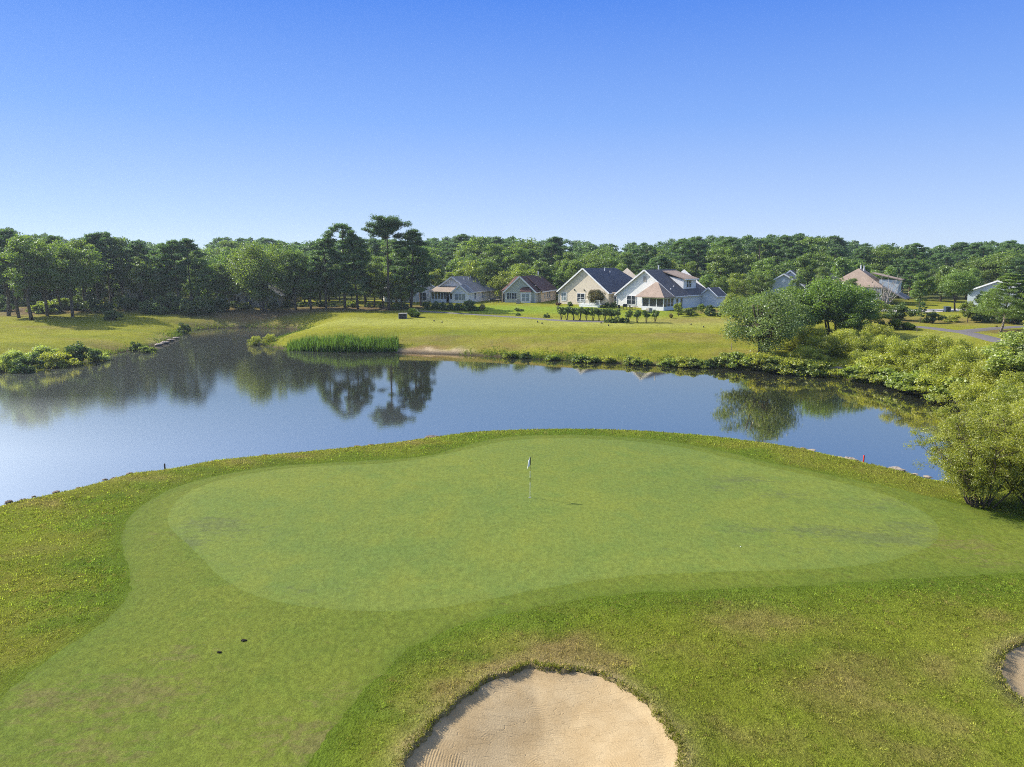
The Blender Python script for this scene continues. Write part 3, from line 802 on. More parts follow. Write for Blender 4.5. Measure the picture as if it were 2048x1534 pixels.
def make_oak(key, H, W, seed, mat, leaf=(.34, .22), n_cl=44, per=210, base=.30, name='broadleaf_tree', stems=1, bark='bark', topy=1.0, gap=.25, fan=1.0):
    g = random.Random(seed)
    mb = MB(); cl = []
    tops = []
    for s in range(stems):
        ox, oy = (0, 0) if stems == 1 else (g.uniform(-.5, .5) * fan, g.uniform(-.4, .4) * fan)
        tx, ty = g.uniform(-.05, .05) * W + ox * 3, g.uniform(-.05, .05) * W + oy * 3
        pts = limb(mb, (ox, oy, -.3), (tx, ty, H * .78), .018 * H / math.sqrt(stems) + .05, .05, .03, 7, g, 7)
        tops.append(pts)
    zc = H * (base + (1 - base) * .5); hz_ = H * (1 - base) * .5
    for k in range(n_cl):
        for _ in range(30):
            u, v, w_ = g.uniform(-1, 1), g.uniform(-1, 1), g.uniform(-1, 1)
            r = math.sqrt(u * u + v * v + w_ * w_)
            lim = 1.0 + .18 * math.sin(3 * math.atan2(v, u) + seed)
            if .45 < r < lim: break
        wz = (1 - .25 * max(w_, 0) ** 2 * topy)
        x, y, z = u * W / 2 * .86 * wz, v * W / 2 * .86 * wz, zc + w_ * hz_ * .88
        rr = W * g.uniform(.085, .15)
        tone = .45 + .25 * g.uniform(-1, 1)
        cl.append((x, y, z, rr * 1.15, rr * 1.15, rr * g.uniform(.62, .9), per * g.uniform(.6, 1.3) * (rr / W / .115) ** 2, tone))
        if k % 2 == 0:
            st = g.choice(tops); b = st[g.randint(2, 5)]
            limb(mb, b, (x, y, z), .012 * H * .5, .02, .12, 3, g, 4)
    cl.append((0, 0, zc, W * .27, W * .27, hz_ * .6, per * 5, .35))
    proto(key, name, mb.mesh(key + '_trunk', M[bark], True), crown_mesh(key + '_crown', cl, *leaf, M[mat], seed=seed), H, W)

def make_pine(key, H, W, seed, mat='pine', base=.40, n_br=30, per=230, leaf=(.42, .13), flat=.45, top=.8, name='pine_tree', side=None, density=1.0, bark='bark'):
    g = random.Random(seed)
    mb = MB(); cl = []
    bend = (g.uniform(-.03, .03) * H, g.uniform(-.03, .03) * H)
    axis = lambda t: Vector((bend[0] * math.sin(t * 2.4), bend[1] * math.sin(t * 2.0), t * H))
    mb.tube([axis(-.02 + k / 9 * .99) for k in range(10)], [.017 * H * (1 - .82 * k / 9) + .02 for k in range(10)], 7)
    a = g.uniform(0, 6)
    for k in range(n_br):
        t = base + (1 - base) * (k + g.uniform(-.3, .3)) / n_br * .98
        t = min(max(t, base), .985)
        u = (t - base) / (1 - base)
        prof = (math.sin(math.pi * min(1, u * .75 + .22)) ** .8) * (1 - max(0, u - top) / (1 - top + .001) * .55)
        ln = W / 2 * prof * g.uniform(.55, 1.1)
        a += 2.4 + g.uniform(-.5, .5)
        p = axis(t - .02); rise = g.uniform(.05, .35) * ln + u * .25 * ln
        q = Vector((p.x + math.cos(a) * ln, p.y + math.sin(a) * ln, p.z + rise))
        limb(mb, p, q, .045 * (1 - u) + .03, .015, .08, 3, g, 4)
        m = 2 if ln < W * .25 else 3
        for j in range(m):
            f = (.55 + .45 * (j + .5) / m) if m > 1 else .8
            c = p.lerp(q, f) + Vector((g.uniform(-.2, .2), g.uniform(-.2, .2), g.uniform(0, .15))) * ln
            r = W * g.uniform(.085, .14)
            cl.append((c.x, c.y, c.z + .1, r, r, r * flat * g.uniform(.8, 1.2), per * density * g.uniform(.6, 1.2), .42 + .22 * g.uniform(-1, 1)))
    tp = axis(.97); r = W * .14
    cl.append((tp.x, tp.y, tp.z - .2, r, r, r * .7, per, .5))
    if side:
        for (t, ang, ln, rise) in side:
            p = axis(t); q = Vector((p.x + math.cos(ang) * ln, p.y + math.sin(ang) * ln, p.z + rise))
            limb(mb, p, q, .10, .03, .06, 5, g, 5)
            for f in (.72, .88, 1.0):
                c = p.lerp(q, f); cl.append((c.x, c.y, c.z + .2, .95, .95, .38, 170, .5))
    proto(key, name, mb.mesh(key + '_trunk', M[bark], True), crown_mesh(key + '_crown', cl, *leaf, M[mat], seed=seed, up=.5, shell=.6), H, W)

def make_bush(key, H, W, seed, mat, leaf, n_cl=26, per=150, name='shrub', stems=6, round_=False, low=.12, droop=0.0, bark='bark', open_=False):
    g = random.Random(seed); mb = MB(); cl = []
    for k in range(n_cl):
        th = g.uniform(0, 2 * math.pi)
        ph = math.acos(g.uniform(0, 1) if not round_ else g.uniform(-.3, 1))
        rad = g.uniform(.6, .95) if k > n_cl * .2 else g.uniform(.0, .5)
        lump = 1 + (0.0 if round_ else .28 * math.sin(2 * th + seed) + .15 * g.uniform(-1, 1))
        x, y, z = rad * lump * math.sin(ph) * math.cos(th) * W / 2, rad * lump * math.sin(ph) * math.sin(th) * W / 2, H * low + rad * math.cos(ph) * H * (1 - low) * (.9 + (0 if round_ else .12 * g.uniform(-1, 1)))
        r = W * g.uniform(.10, .17)
        cl.append((x, y, max(z, r * .35), r * 1.1, r * 1.1, r * .8 * H / W * 1.3 if H < W else r * .9, per * g.uniform(.6, 1.3), .48 + .27 * g.uniform(-1, 1)))
        if k < stems * 2:
            limb(mb, (g.uniform(-.06, .06) * W, g.uniform(-.06, .06) * W, -.15), (x * .9, y * .9, z * .95), .014 * W + .008, .008, .1, 3, g, 4)
    proto(key, name, mb.mesh(key + '_trunk', M[bark], True), crown_mesh(key + '_crown', cl, *leaf, M[mat], seed=seed, droop=droop), H, W, ('stems',))

def make_tuft(key, H, W, seed, mat, n=900, wid=.05, name='ornamental_grass'):
    g = np.random.default_rng(seed)
    th = g.uniform(0, 2 * np.pi, n); ln = g.uniform(.1, 1, n) ** .7
    r0 = W * .12 * g.random(n)
    bx, by = r0 * np.cos(th), r0 * np.sin(th)
    tx, ty = (r0 + W / 2 * ln * 1.0) * np.cos(th), (r0 + W / 2 * ln) * np.sin(th)
    tz = H * np.sqrt(np.clip(1.05 - ln ** 2 * .85, .05, 1)) * g.uniform(.75, 1.05, n)
    mx, my, mz = bx + (tx - bx) * .45, by + (ty - by) * .45, tz * .72
    sx, sy = -np.sin(th) * wid, np.cos(th) * wid
    z0 = np.zeros(n)
    V = np.stack([np.c_[bx, by, z0], np.c_[mx + sx, my + sy, mz], np.c_[tx, ty, tz], np.c_[mx - sx, my - sy, mz]], 1).reshape(-1, 3)
    me = np_mesh(key, V, np.arange(4 * n).reshape(-1, 4), M[mat], faceval=np.clip(.5 + .25 * g.normal(size=n), 0, 1))
    PROTO[key] = dict(name=name, trunk=None, crown=me, H=H, W=W, extra=())

def plant(key, x, y, H, label, cat, group=None, W=None, rz=None, z=None, tilt=0.0):
    p = PROTO[key]
    s = H / p['H']; sw = s if W is None else W / p['W']
    r = empty(p['name'], (x, y, (hz(x, y) if z is None else z) - .03), random.uniform(0, 6.28) if rz is None else rz)
    r.scale = (sw, sw, s)
    if tilt: r.rotation_euler = (0, tilt, 0)
    if p['trunk'] is not None:
        link('stems' if p['extra'] else 'trunk', p['trunk'], r)
        link('crown' if not p['extra'] else 'foliage', p['crown'], r)
    else:
        bpy.data.objects.remove(r)
        r = link(p['name'], p['crown']); r.location = (x, y, (hz(x, y) if z is None else z) - .03)
        r.rotation_euler = (0, 0, random.uniform(0, 6.28)); r.scale = (sw, sw, s)
    return tag(r, label, cat, group)

def px_plant(key, px, base, top, label, cat, group=None, wpx=None, D=None, **kw):
    """stand a plant on the ground seen at (px, base), as tall as the photo shows"""
    if D is None:
        x, y, z = hit(px, base)
    else:
        x = at_depth(px, 600, D)[0]; y = D; z = hz(x, y)
    H = at_depth(px, top, y)[2] - z
    W = None if wpx is None else wpx / F * y * 1.0
    return plant(key, x, y, max(H, .3), label, cat, group, W, z=z, **kw)

make_pine('pine_a', 16, 8, 1); make_pine('pine_b', 15, 6.5, 2, base=.45, n_br=26); make_pine('pine_c', 17, 7.5, 3, base=.5, n_br=26, top=.9)
make_pine('pine_d', 14, 7, 4, base=.3, n_br=34)
make_pine('pine_full', 16, 8.5, 15, base=.18, n_br=52, per=260)
make_pine('pine_lone', 20.5, 8.6, 5, base=.80, n_br=26, top=1.0, flat=.85, per=340, side=[(.78, 3.3, 5.4, 1.9), (.66, .3, 3.0, .6), (.58, 2.6, 2.6, .6), (.50, 5.6, 2.6, .4), (.70, 5.9, 2.6, .8), (.42, .6, 2.2, .4), (.62, 4.4, 1.8, .5), (.54, .1, 2.8, .5)])
make_oak('oak_a', 13, 9.5, 21, 'oak'); make_oak('oak_b', 14, 8, 22, 'oak', base=.25); make_oak('oak_c', 12, 10, 23, 'oak', n_cl=52)
make_oak('oak_d', 11, 7, 24, 'oak', base=.15, n_cl=40)
make_oak('oak_low', 10, 8, 33, 'oak', base=.03, n_cl=56)
make_oak('oak_multi', 13.5, 13.5, 25, 'oak', stems=4, n_cl=96, per=210, base=.15, leaf=(.34, .24))
make_oak('maple', 6, 4.5, 26, 'bright', leaf=(.24, .17), n_cl=40, per=150, base=.18, name='young_tree')
make_oak('maple_b', 7, 6.5, 27, 'bright', leaf=(.26, .18), n_cl=46, per=150, base=.12, name='young_tree')
make_oak('bank_tree', 8.5, 10, 28, 'oak', leaf=(.24, .16), n_cl=84, per=260, base=.12, stems=3, fan=1.5, name='bank_tree')
make_oak('birch', 8.5, 9.5, 29, 'silver', leaf=(.20, .14), n_cl=80, per=260, base=.14, stems=10, fan=1.9, name='multi_stem_tree')
make_oak('poplar', 8, 5, 30, 'sage', leaf=(.20, .14), n_cl=44, per=330, base=.1, name='poplar_tree')
make_bush('willow_a', 4.2, 5.2, 41, 'willow', (.20, .07), 40, 330, 'willow_shrub'); make_bush('willow_b', 3.4, 4.6, 42, 'willow', (.20, .07), 36, 300, 'willow_shrub')
make_bush('willow_c', 5.0, 4.6, 43, 'willow', (.20, .075), 42, 330, 'willow_shrub', low=.25)
make_bush('shrub_a', 2.2, 2.8, 44, 'shrub', (.20, .13), 28, 150); make_bush('shrub_b', 1.6, 2.4, 45, 'shrub', (.18, .12), 24, 140)
make_bush('ball', 1.3, 1.5, 46, 'shrub', (.12, .08), 40, 110, 'clipped_shrub', round_=True)
make_bush('lowgreen', 1.2, 2.6, 47, 'bright', (.20, .12), 26, 130, 'bank_shrub'); make_bush('lowolive', 1.3, 2.8, 48, 'willow', (.18, .08), 26, 150, 'bank_shrub')
make_bush('greybush', 2.0, 3.0, 57, 'sage', (.18, .07), 32, 190, 'bank_shrub'); make_bush('plumbush', 2.0, 2.4, 49, 'plum', (.18, .12), 26, 130, 'plum_shrub')
make_bush('myrtle', 5, 4.2, 50, 'myrtle', (.18, .11), 40, 220, 'crepe_myrtle', low=.25)
make_bush('roundtree', 5, 6, 51, 'bright', (.2, .14), 60, 240, 'round_shrub', round_=True, low=.3)
make_tuft('mound', 1.4, 2.2, 52, 'reed', 1100, .05, 'ornamental_grass'); make_tuft('tantuft', 1.3, 1.4, 53, 'tan', 700, .04, 'dry_ornamental_grass'); make_tuft('sedge', .6, 1.2, 54, 'reed', 500, .03, 'sedge_clump')

def make_whitepine(key, H, W, seed):
    g = random.Random(seed); mb = MB(); cl = []
    mb.tube([(0.05 * math.sin(k), .04 * math.cos(k * 1.7), k / 8 * H * .98 - .2 * (k == 0)) for k in range(9)], [.13 * (1 - .85 * k / 8) + .02 for k in range(9)], 8)
    for lev in range(13):
        t = .24 + .74 * lev / 12; ln0 = W / 2 * (1 - ((t - .24) / .80) ** 1.35) + .25
        for j in range(6):
            a = j * 1.047 + lev * .6 + g.uniform(-.3, .3); ln = ln0 * g.uniform(.7, 1.08)
            p = Vector((0, 0, t * H)); q = Vector((math.cos(a) * ln, math.sin(a) * ln, t * H + .22 * ln))
            limb(mb, p, q, .03, .01, .05, 2, g, 4)
            for f in (.45, .7, .92):
                c = p.lerp(q, f); r = .16 * ln + .28
                cl.append((c.x, c.y, c.z + .05, r, r, r * .42, 120, .5 + .25 * g.uniform(-1, 1)))
    proto(key, 'white_pine', mb.mesh(key + '_trunk', M['bark_pale'], True), crown_mesh(key + '_crown', cl, .26, .07, M['oak'], seed=seed, up=.5, shell=.6), H, W)
make_whitepine('whitepine', 9, 7.5, 61)

def make_near_willow(key, H, W, seed):
    """fine leaved multi stem willow close to the camera"""
    g = random.Random(seed); mb = MB(); cl = []
    for k in range(26):
        a = g.uniform(0, 6.28); r = W / 2 * math.sqrt(g.uniform(.02, 1)) * .92
        top = Vector((math.cos(a) * r, math.sin(a) * r, H * (.98 - .42 * (r / (W / 2)) ** 2) * g.uniform(.78, 1)))
        p0 = Vector((math.cos(a) * g.uniform(.1, .5), math.sin(a) * g.uniform(.1, .5), -.2))
        pts = limb(mb, p0, top, g.uniform(.035, .06), .010, .06, 7, g, 5)
        for j in range(1, 8):
            for s in range(4):
                b = pts[j]; a2 = g.uniform(0, 6.28); l2 = g.uniform(.35, 1.05)
                q = b + Vector((math.cos(a2) * l2, math.sin(a2) * l2, g.uniform(-.1, .6)))
                if q.z < H * .19: continue
                limb(mb, b, q, .012, .004, .08, 2, g, 3)
                rr = g.uniform(.22, .42)
                cl.append((q.x, q.y, q.z, rr, rr, rr * .85, 85, .5 + .28 * g.uniform(-1, 1)))
    proto(key, 'willow_shrub', mb.mesh(key + '_stems', M['bark'], True), crown_mesh(key + '_foliage', cl, .135, .030, M['willow'], seed=seed, droop=.5, shell=.6), H, W, ('stems',))
make_near_willow('near_willow', 5.2, 6.6, 71)

def make_dead(key):
    g = random.Random(5); mb = MB()
    for k in range(16):
        a = g.uniform(0, 6.28); q = Vector((math.cos(a) * g.uniform(.6, 2.6), math.sin(a) * g.uniform(.6, 2.6), g.uniform(3.0, 5.6)))
        pts = limb(mb, (0, 0, -.2), q, .10, .02, .05, 5, g, 5)
        for j in (2, 3, 4, 5):
            b = pts[j]
            for s in range(3):
                limb(mb, b, b + Vector((g.uniform(-1, 1), g.uniform(-1, 1), g.uniform(.3, 1.2))), .03, .01, .05, 2, g, 3)
    PROTO[key] = dict(name='bare_tree', trunk=None, crown=mb.mesh('bare_tree', M['dead'], True), H=5.6, W=5, extra=())
make_dead('dead')

def make_hedge_plant(key, seed):
    g = random.Random(seed); mb = MB(); cl = []
    for k in range(6):
        limb(mb, (g.uniform(-.12, .12), g.uniform(-.12, .12), -.1), (g.uniform(-.6, .6), g.uniform(-.5, .5), 1.3), .05, .025, .06, 3, g, 4)
    for k in range(24):
        x, y, z = g.uniform(-.8, .8), g.uniform(-.6, .6), g.uniform(1.05, 2.0)
        cl.append((x, y, z, .36, .36, .26, 90, .5 + .25 * g.uniform(-1, 1)))
    proto(key, 'pruned_hedge_plant', mb.mesh(key + '_stems', M['bark'], True), crown_mesh(key + '_foliage', cl, .15, .10, M['shrub'], seed=seed), 2.15, 2.0, ('stems',))
make_hedge_plant('hedge_a', 81); make_hedge_plant('hedge_b', 82)
# ------------------------------------------------------------------ houses
M['sid_grey'] = siding_mat('pale_grey_siding', (.76, .77, .78)); M['sid_tan'] = siding_mat('tan_siding', (.47, .41, .32)); M['sid_cream'] = siding_mat('cream_siding', (.62, .54, .43))
M['sid_white'] = siding_mat('white_siding', (.74, .74, .73)); M['sid_blue'] = siding_mat('blue_grey_siding', (.42, .48, .52)); M['sid_peach'] = siding_mat('peach_siding', (.62, .50, .36)); M['sid_sage'] = siding_mat('sage_siding', (.40, .42, .37))
M['roof_grey'] = roof_mat('grey_shingles', (.20, .19, .19)); M['roof_brown'] = roof_mat('dark_red_shingles', (.115, .065, .058)); M['roof_navy'] = roof_mat('navy_shingles', (.075, .082, .105))
M['roof_char'] = roof_mat('charcoal_shingles', (.12, .11, .115)); M['roof_tan'] = roof_mat('tan_shingles', (.26, .20, .16)); M['roof_dun'] = roof_mat('dun_shingles', (.30, .24, .19))

def house(px, py, deg, label, D=None):
    if D is None: x, y, z = hit(px, py)
    else: x, y = at_depth(px, 600, D)[0], D; z = hz(x, y)
    r = empty('house', (x, y, z - .15), -R(deg))
    return tag(r, label, 'house')

def gable_wall(r, W, L, e, rz, mat, cx=0, y0=0, hip=False, name='wall', hipf=False):
    """body with a front gable at local y=y0, ridge along +y"""
    mb = MB(); a, b = cx - W / 2, cx + W / 2
    fr = [(a, y0, -.4), (b, y0, -.4), (b, y0, e), (cx, y0, rz), (a, y0, e)]
    bk = [(x, y0 + L, z) for x, _, z in fr]
    if hip: bk[3] = (cx, y0 + L, e)
    if hipf: fr[3] = (cx, y0, e)
    mb.poly(fr); mb.poly(bk[::-1])
    mb.poly([fr[1], bk[1], bk[2], fr[2]]); mb.poly([bk[0], fr[0], fr[4], bk[4]])
    return mb.build(name, mat, r)

def gable_roof(r, W, L, e, rz, mat, cx=0, y0=0, ov=.4, hip=0.0, name='roof', t=.16, hipf=0.0):
    s = (rz - e) / (W / 2); ze = e - s * ov + .08; zr = rz + .08; a, b = cx - W / 2 - ov, cx + W / 2 + ov
    yf, yb = y0 - ov, y0 + L + ov
    mb = MB()
    f, k = (cx, yf + hipf, zr), (cx, yb - hip, zr)
    mb.slab([(b, yf, ze), (b, yb, ze), k, f], t); mb.slab([(a, yb, ze), (a, yf, ze), f, k], t)
    if hip: mb.slab([(b, yb, ze), (a, yb, ze), k], t)
    if hipf: mb.slab([(a, yf, ze), (b, yf, ze), f], t)
    o = mb.build(name, mat, r)
    tr = MB()
    if not hipf:
        for x in (a, b):
            tr = MB(); tr.beam((x, yf - .03, ze - .10), (cx, yf - .03, zr - .10), .06, .30, (0, 0, 1)); tr.build('rake_trim', M['white'], r)
    if not hip:
        for x in (a, b):
            tr = MB(); tr.beam((x, yb + .03, ze - .10), (cx, yb + .03, zr - .10), .06, .30); tr.build('rake_trim', M['white'], r)
    for x in (a - .03, b + .03):
        tr = MB(); tr.box(x - .05, x + .05, yf + .03, yb - .03, ze - .2, ze - .03); tr.build('gutter', M['white'], r)
    return o

def window(r, p, u, w, h, cols=1, rows=1, glass='glass', name='window', fw=.09):
    """p lower middle of the opening, u unit direction to the right as seen from outside; frame stands proud of the wall"""
    u = Vector(u); n = Vector((u.y, -u.x, 0)); p = Vector(p)
    def bx(mb, s0, s1, z0, z1, d0, d1):
        c = [p + u * s + n * d + Vector((0, 0, z)) for z in (z0, z1) for s, d in ((s0, d0), (s1, d0), (s1, d1), (s0, d1))]
        i = len(mb.v); mb.v += [tuple(v) for v in c]
        mb.f += [tuple(i + q for q in f) for f in [(0, 1, 2, 3), (7, 6, 5, 4), (0, 4, 5, 1), (1, 5, 6, 2), (2, 6, 7, 3), (3, 7, 4, 0)]]
    fr = MB()
    bx(fr, -w / 2 - fw, w / 2 + fw, -fw, 0, .002, .08); bx(fr, -w / 2 - fw, w / 2 + fw, h, h + fw, .002, .08)
    bx(fr, -w / 2 - fw, -w / 2, 0, h, .002, .08); bx(fr, w / 2, w / 2 + fw, 0, h, .002, .08)
    for k in range(1, cols):
        s = -w / 2 + w * k / cols; bx(fr, s - .045, s + .045, 0, h, .005, .075)
    for k in range(1, rows):
        z = h * k / rows; bx(fr, -w / 2, w / 2, z - .025, z + .025, .008, .07)
    f = fr.build(name, M['white'], r)
    pn = MB(); bx(pn, -w / 2, w / 2, 0, h, .004, .03)
    pn.build('pane', M[glass], f)
    return f

def corner_posts(r, pts, e):
    for x, y in pts:
        mb = MB(); mb.box(x - .07, x + .07, y - .07, y + .07, -.35, e - .05); mb.build('corner_trim', M['white'], r)

def vent(r, x, y, z, h=.8, rad=.09):
    mb = MB(); mb.lathe([(rad, 0), (rad, h - .1), (rad * 1.5, h - .1), (rad * 1.5, h)], 8, (x, y, z)); mb.build('roof_vent', M['white'], r)

X1, Y1 = (1, 0, 0), (0, 1, 0)
# 1 grey house with the sunroom
h = house(905, 604, 21, 'pale grey house with a gabled end and a windowed sunroom')
gable_wall(h, 9.6, 17, 2.75, 6.0, M['sid_grey']); gable_roof(h, 9.6, 17, 2.75, 6.0, M['roof_grey'], hip=5.0)
corner_posts(h, [(4.8, -.02), (4.8, 17)], 2.6)
# cross gable bay at the right and the sunroom with its lean roof at the left
gable_wall(h, 3.9, 2.2, 2.6, 4.2, M['sid_grey'], cx=3.0, y0=-2.2, name='bay_wall'); gable_roof(h, 3.9, 2.6, 2.6, 4.2, M['roof_grey'], cx=3.0, y0=-2.2, ov=.25, name='bay_roof')
window(h, (3.0, -2.2, .75), X1, 2.6, 1.45, 3, 2, 'glass_pale')
mb = MB(); mb.box(-4.6, 1.0, -2.0, -.01, -.4, .95); mb.box(-4.6, 1.0, -2.0, -.01, 2.35, 2.6)
for x in (-4.52, -3.7, -2.9, -2.1, -1.3, -.65, .25, .93): mb.box(x - .08, x + .08, -2.0, -1.85, .95, 2.35)
sr = mb.build('sunroom', M['sid_grey'], h)
mb = MB(); mb.box(-4.5, .9, -1.92, -1.9, .95, 2.35); mb.build('sunroom_glazing', M['glass'], sr)
mb = MB(); mb.slab([(-5.0, -2.4, 2.6), (1.15, -2.4, 2.6), (1.15, .1, 3.9), (-3.8, .1, 3.9)], .14); mb.slab([(-5.0, .1, 2.6), (-5.0, -2.4, 2.6), (-3.8, .1, 3.9)], .14); mb.build('sunroom_roof', M['roof_dun'], h)
mb = MB(); mb.box(-.57, .17, -2.06, -2.01, -.3, 2.2); mb.build('door', M['dark'], h)
for y in (2.2, 6.6): window(h, (4.8, y, .9), Y1, .9, 1.4, 2, 2)
window(h, (4.8, 11, .9), Y1, .8, 1.4, 2, 2)
for y, x in ((4, 1.2), (6.5, 1.2), (9, .6), (10, 2.6)): vent(h, x, y, 6.0 - x * .68, .5)
mb = MB(); mb.slab([(-5.6, 2.5, 3.6), (-3.0, 2.5, 4.75), (-3.0, 8, 4.75), (-5.6, 8, 3.6)], .14); mb.build('dormer_roof', M['roof_grey'], h)
# 2 dark red roof
h = house(1040, 605, 17, 'tan house with dark-red shingle roof and a pale bay window')
gable_wall(h, 7.2, 12, 2.8, 6.1, M['sid_sage'], hip=True); gable_roof(h, 7.2, 12, 2.8, 6.1, M['roof_brown'], hip=0)
corner_posts(h, [(-3.6, -.02), (3.6, -.02)], 2.7)
mb = MB(); mb.box(-5.0, -3.62, 1.8, 13, -.4, 2.75); mb.box(3.62, 4.2, 3.0, 18, -.4, 2.75); mb.build('side_wall', M['sid_peach'], h)
mb = MB()
mb.slab([(-5.4, 1.3, 2.6), (-3.2, 1.3, 3.4), (-.2, 5.0, 6.16), (-2.6, 5.0, 6.0), (-5.4, 3.0, 2.7)], .15)
mb.slab([(4.7, 2.5, 2.6), (4.7, 18.4, 2.6), (1.4, 14.5, 5.9), (.3, 4.5, 6.16)], .15)
mb.slab([(-5.4, 13.4, 2.6), (-5.4, 2.9, 2.6), (-2.6, 4.9, 6.0), (-1.0, 12, 6.0)], .15)
mb.build('side_roof', M['roof_brown'], h)
tr = MB(); tr.box(4.66, 4.76, 2.4, 18.4, 2.35, 2.6); tr.build('gutter', M['white'], h)
window(h, (-2.0, 0, .95), X1, 2.4, 1.35, 4, 2)
mb = MB(); mb.poly([(.2, 0, 2.65), (.5, -1.0, 2.65), (2.7, -1.0, 2.65), (3.0, 0, 2.65)]); mb.slab([(0, -.0, 3.2), (.35, -1.2, 2.75), (2.85, -1.2, 2.75), (3.2, 0, 3.2), (2.5, 0, 3.7), (.7, 0, 3.7)], .1); mb.build('bay_roof', M['roof_brown'], h)
mb = MB(); mb.box(.5, 2.7, -.95, -.01, -.4, .5); mb.box(.42, .62, -.99, -.01, .5, 2.6); mb.box(2.58, 2.78, -.99, -.01, .5, 2.6); mb.box(.62, 2.58, -.95, -.01, 2.3, 2.6); mb.build('bay_wall', M['white'], h)
window(h, (1.6, -.93, .5), X1, 1.75, 1.7, 2, 2, 'glass_pale')
mb = MB(); mb.box(-4.7, -3.8, 1.72, 1.78, -.3, 2.0); mb.build('door', M['glass'], h)
for y in (6.5, 9.2, 11): window(h, (4.2, y, .9), Y1, .8, 1.3, 1, 2)
vent(h, 1.0, 12.5, 5.5, 1.6, .12)
mb = MB(); mb.lathe([(.02, .0), (.30, .10), (.36, .2), (.33, .2), (.04, .06)], 12, (2.9, 2.4, 3.8)); mb.tube([(2.9, 2.4, 3.4), (2.9, 2.4, 3.82)], .03); mb.build('satellite_dish', M['concrete'], h)
# 3 cream house, navy roof
h = house(1166, 609, 41, 'cream gabled house with a navy-blue roof and white deck')
gable_wall(h, 13.4, 18, 3.1, 8.1, M['sid_cream']); gable_roof(h, 13.4, 18, 3.1, 8.1, M['roof_navy'], hip=5.5)
corner_posts(h, [(-6.7, -.02)], 3.0)
window(h, (-5.3, 0, .9), X1, 1.3, 1.7, 2, 2, 'glass_pale'); window(h, (-.6, 0, .75), X1, 1.9, 1.8, 2, 2)
mb = MB(); mb.box(2.3, 4.6, -.9, -.01, -.4, .6); mb.box(2.3, 2.5, -.9, -.01, .6, 2.4); mb.box(4.4, 4.6, -.9, -.01, .6, 2.4); mb.box(2.5, 4.4, -.9, -.01, 2.2, 2.45); mb.build('bay_wall', M['white'], h)
window(h, (3.45, -.87, .6), X1, 1.8, 1.55, 2, 2)
mb = MB(); mb.slab([(1.9, 0, 3.0), (2.15, -1.1, 2.55), (4.75, -1.1, 2.55), (5.0, 0, 3.0), (4.3, 0, 3.5), (2.6, 0, 3.5)], .1); mb.build('bay_roof', M['roof_grey'], h)
mb = MB(); mb.box(6.72, 10.2, 1.2, 10, -.4, 2.75); mb.build('wing_wall', M['sid_peach'], h)
mb = MB(); mb.slab([(6.3, .8, 3.05), (10.6, .8, 2.65), (10.6, 10.4, 2.65), (6.3, 10.4, 3.05)], .14); mb.build('wing_roof', M['roof_dun'], h)
window(h, (8.2, 1.2, .9), X1, 1.5, 1.3, 2, 2); window(h, (10.2, 4, .9), Y1, .9, 1.3, 1, 2)
for x in (-2.4, .3):
    mb = MB(); mb.box(x - .10, x + .10, -.16, -.003, 3.2, 3.5); mb.build('wall_lamp', M['dark'], h)
vent(h, .9, 7, 7.4, .8); vent(h, 1.4, 8.5, 7.0, .5)
# 4 white house
h = house(1288, 616, 41, 'white house with charcoal roof, tan dormer and screened porch')
gable_wall(h, 13.4, 17, 3.0, 8.0, M['sid_white']); gable_roof(h, 13.4, 17, 3.0, 8.0, M['roof_char'], hip=4.5)
corner_posts(h, [(-6.7, -.02)], 2.9)
window(h, (-3.1, 0, .85), X1, 2.1, 1.75, 2, 2); window(h, (1.0, 0, .8), X1, .95, 1.75, 1, 2)
mb = MB(); mb.box(-.35, .35, -.06, -.003, 5.6, 6.7); mb.build('gable_louver', M['concrete'], h)
px0, px1, py0 = 1.9, 6.9, -4.2
mb = MB()
mb.box(px0, px1, py0, -.01, -.5, .45); mb.box(px0, px1, py0, py0 + .14, .45, .85); mb.box(px1 - .14, px1, py0 + .14, -.01, .45, .85); mb.box(px0, px0 + .14, py0 + .14, -.01, .45, .85)
mb.box(px0, px1, py0, py0 + .16, 2.45, 2.75); mb.box(px1 - .16, px1, py0 + .16, -.01, 2.45, 2.75); mb.box(px0, px0 + .16, py0 + .16, -.01, 2.45, 2.75)
for x in (px0 + .09, px0 + 1.7, px0 + 3.35, px1 - .09): mb.box(x - .085, x + .085, py0 + .005, py0 + .15, .85, 2.45)
for y in (py0 + 1.4, py0 + 2.8, -.12): mb.box(px1 - .15, px1 - .005, y - .08, y + .08, .85, 2.45); mb.box(px0 + .005, px0 + .15, y - .08, y + .08, .85, 2.45)
po = mb.build('porch', M['white'], h)
mb = MB(); mb.box(px0 + .12, px1 - .12, py0 + .07, py0 + .09, .85, 2.45); mb.box(px1 - .09, px1 - .07, py0 + .1, -.1, .85, 2.45); mb.box(px0 + .07, px0 + .09, py0 + .1, -.1, .85, 2.45); mb.build('porch_screen', M['glass'], po)
mb = MB(); ap = (3.0, -.06, 5.85)
mb.slab([(px0 - 1.4, py0 - .5, 2.75), (px1 + .3, py0 - .5, 2.75), ap], .14); mb.slab([(px1 + .3, py0 - .5, 2.75), (px1 + .3, -.06, 2.75), ap], .14); mb.slab([(px0 - 1.4, -.06, 2.75), (px0 - 1.4, py0 - .5, 2.75), ap], .14)
mb.build('porch_roof', M['roof_tan'], h)
for y in (1.6, 3.4): window(h, (6.7, y, .7), Y1, .9, 1.6, 1, 2)
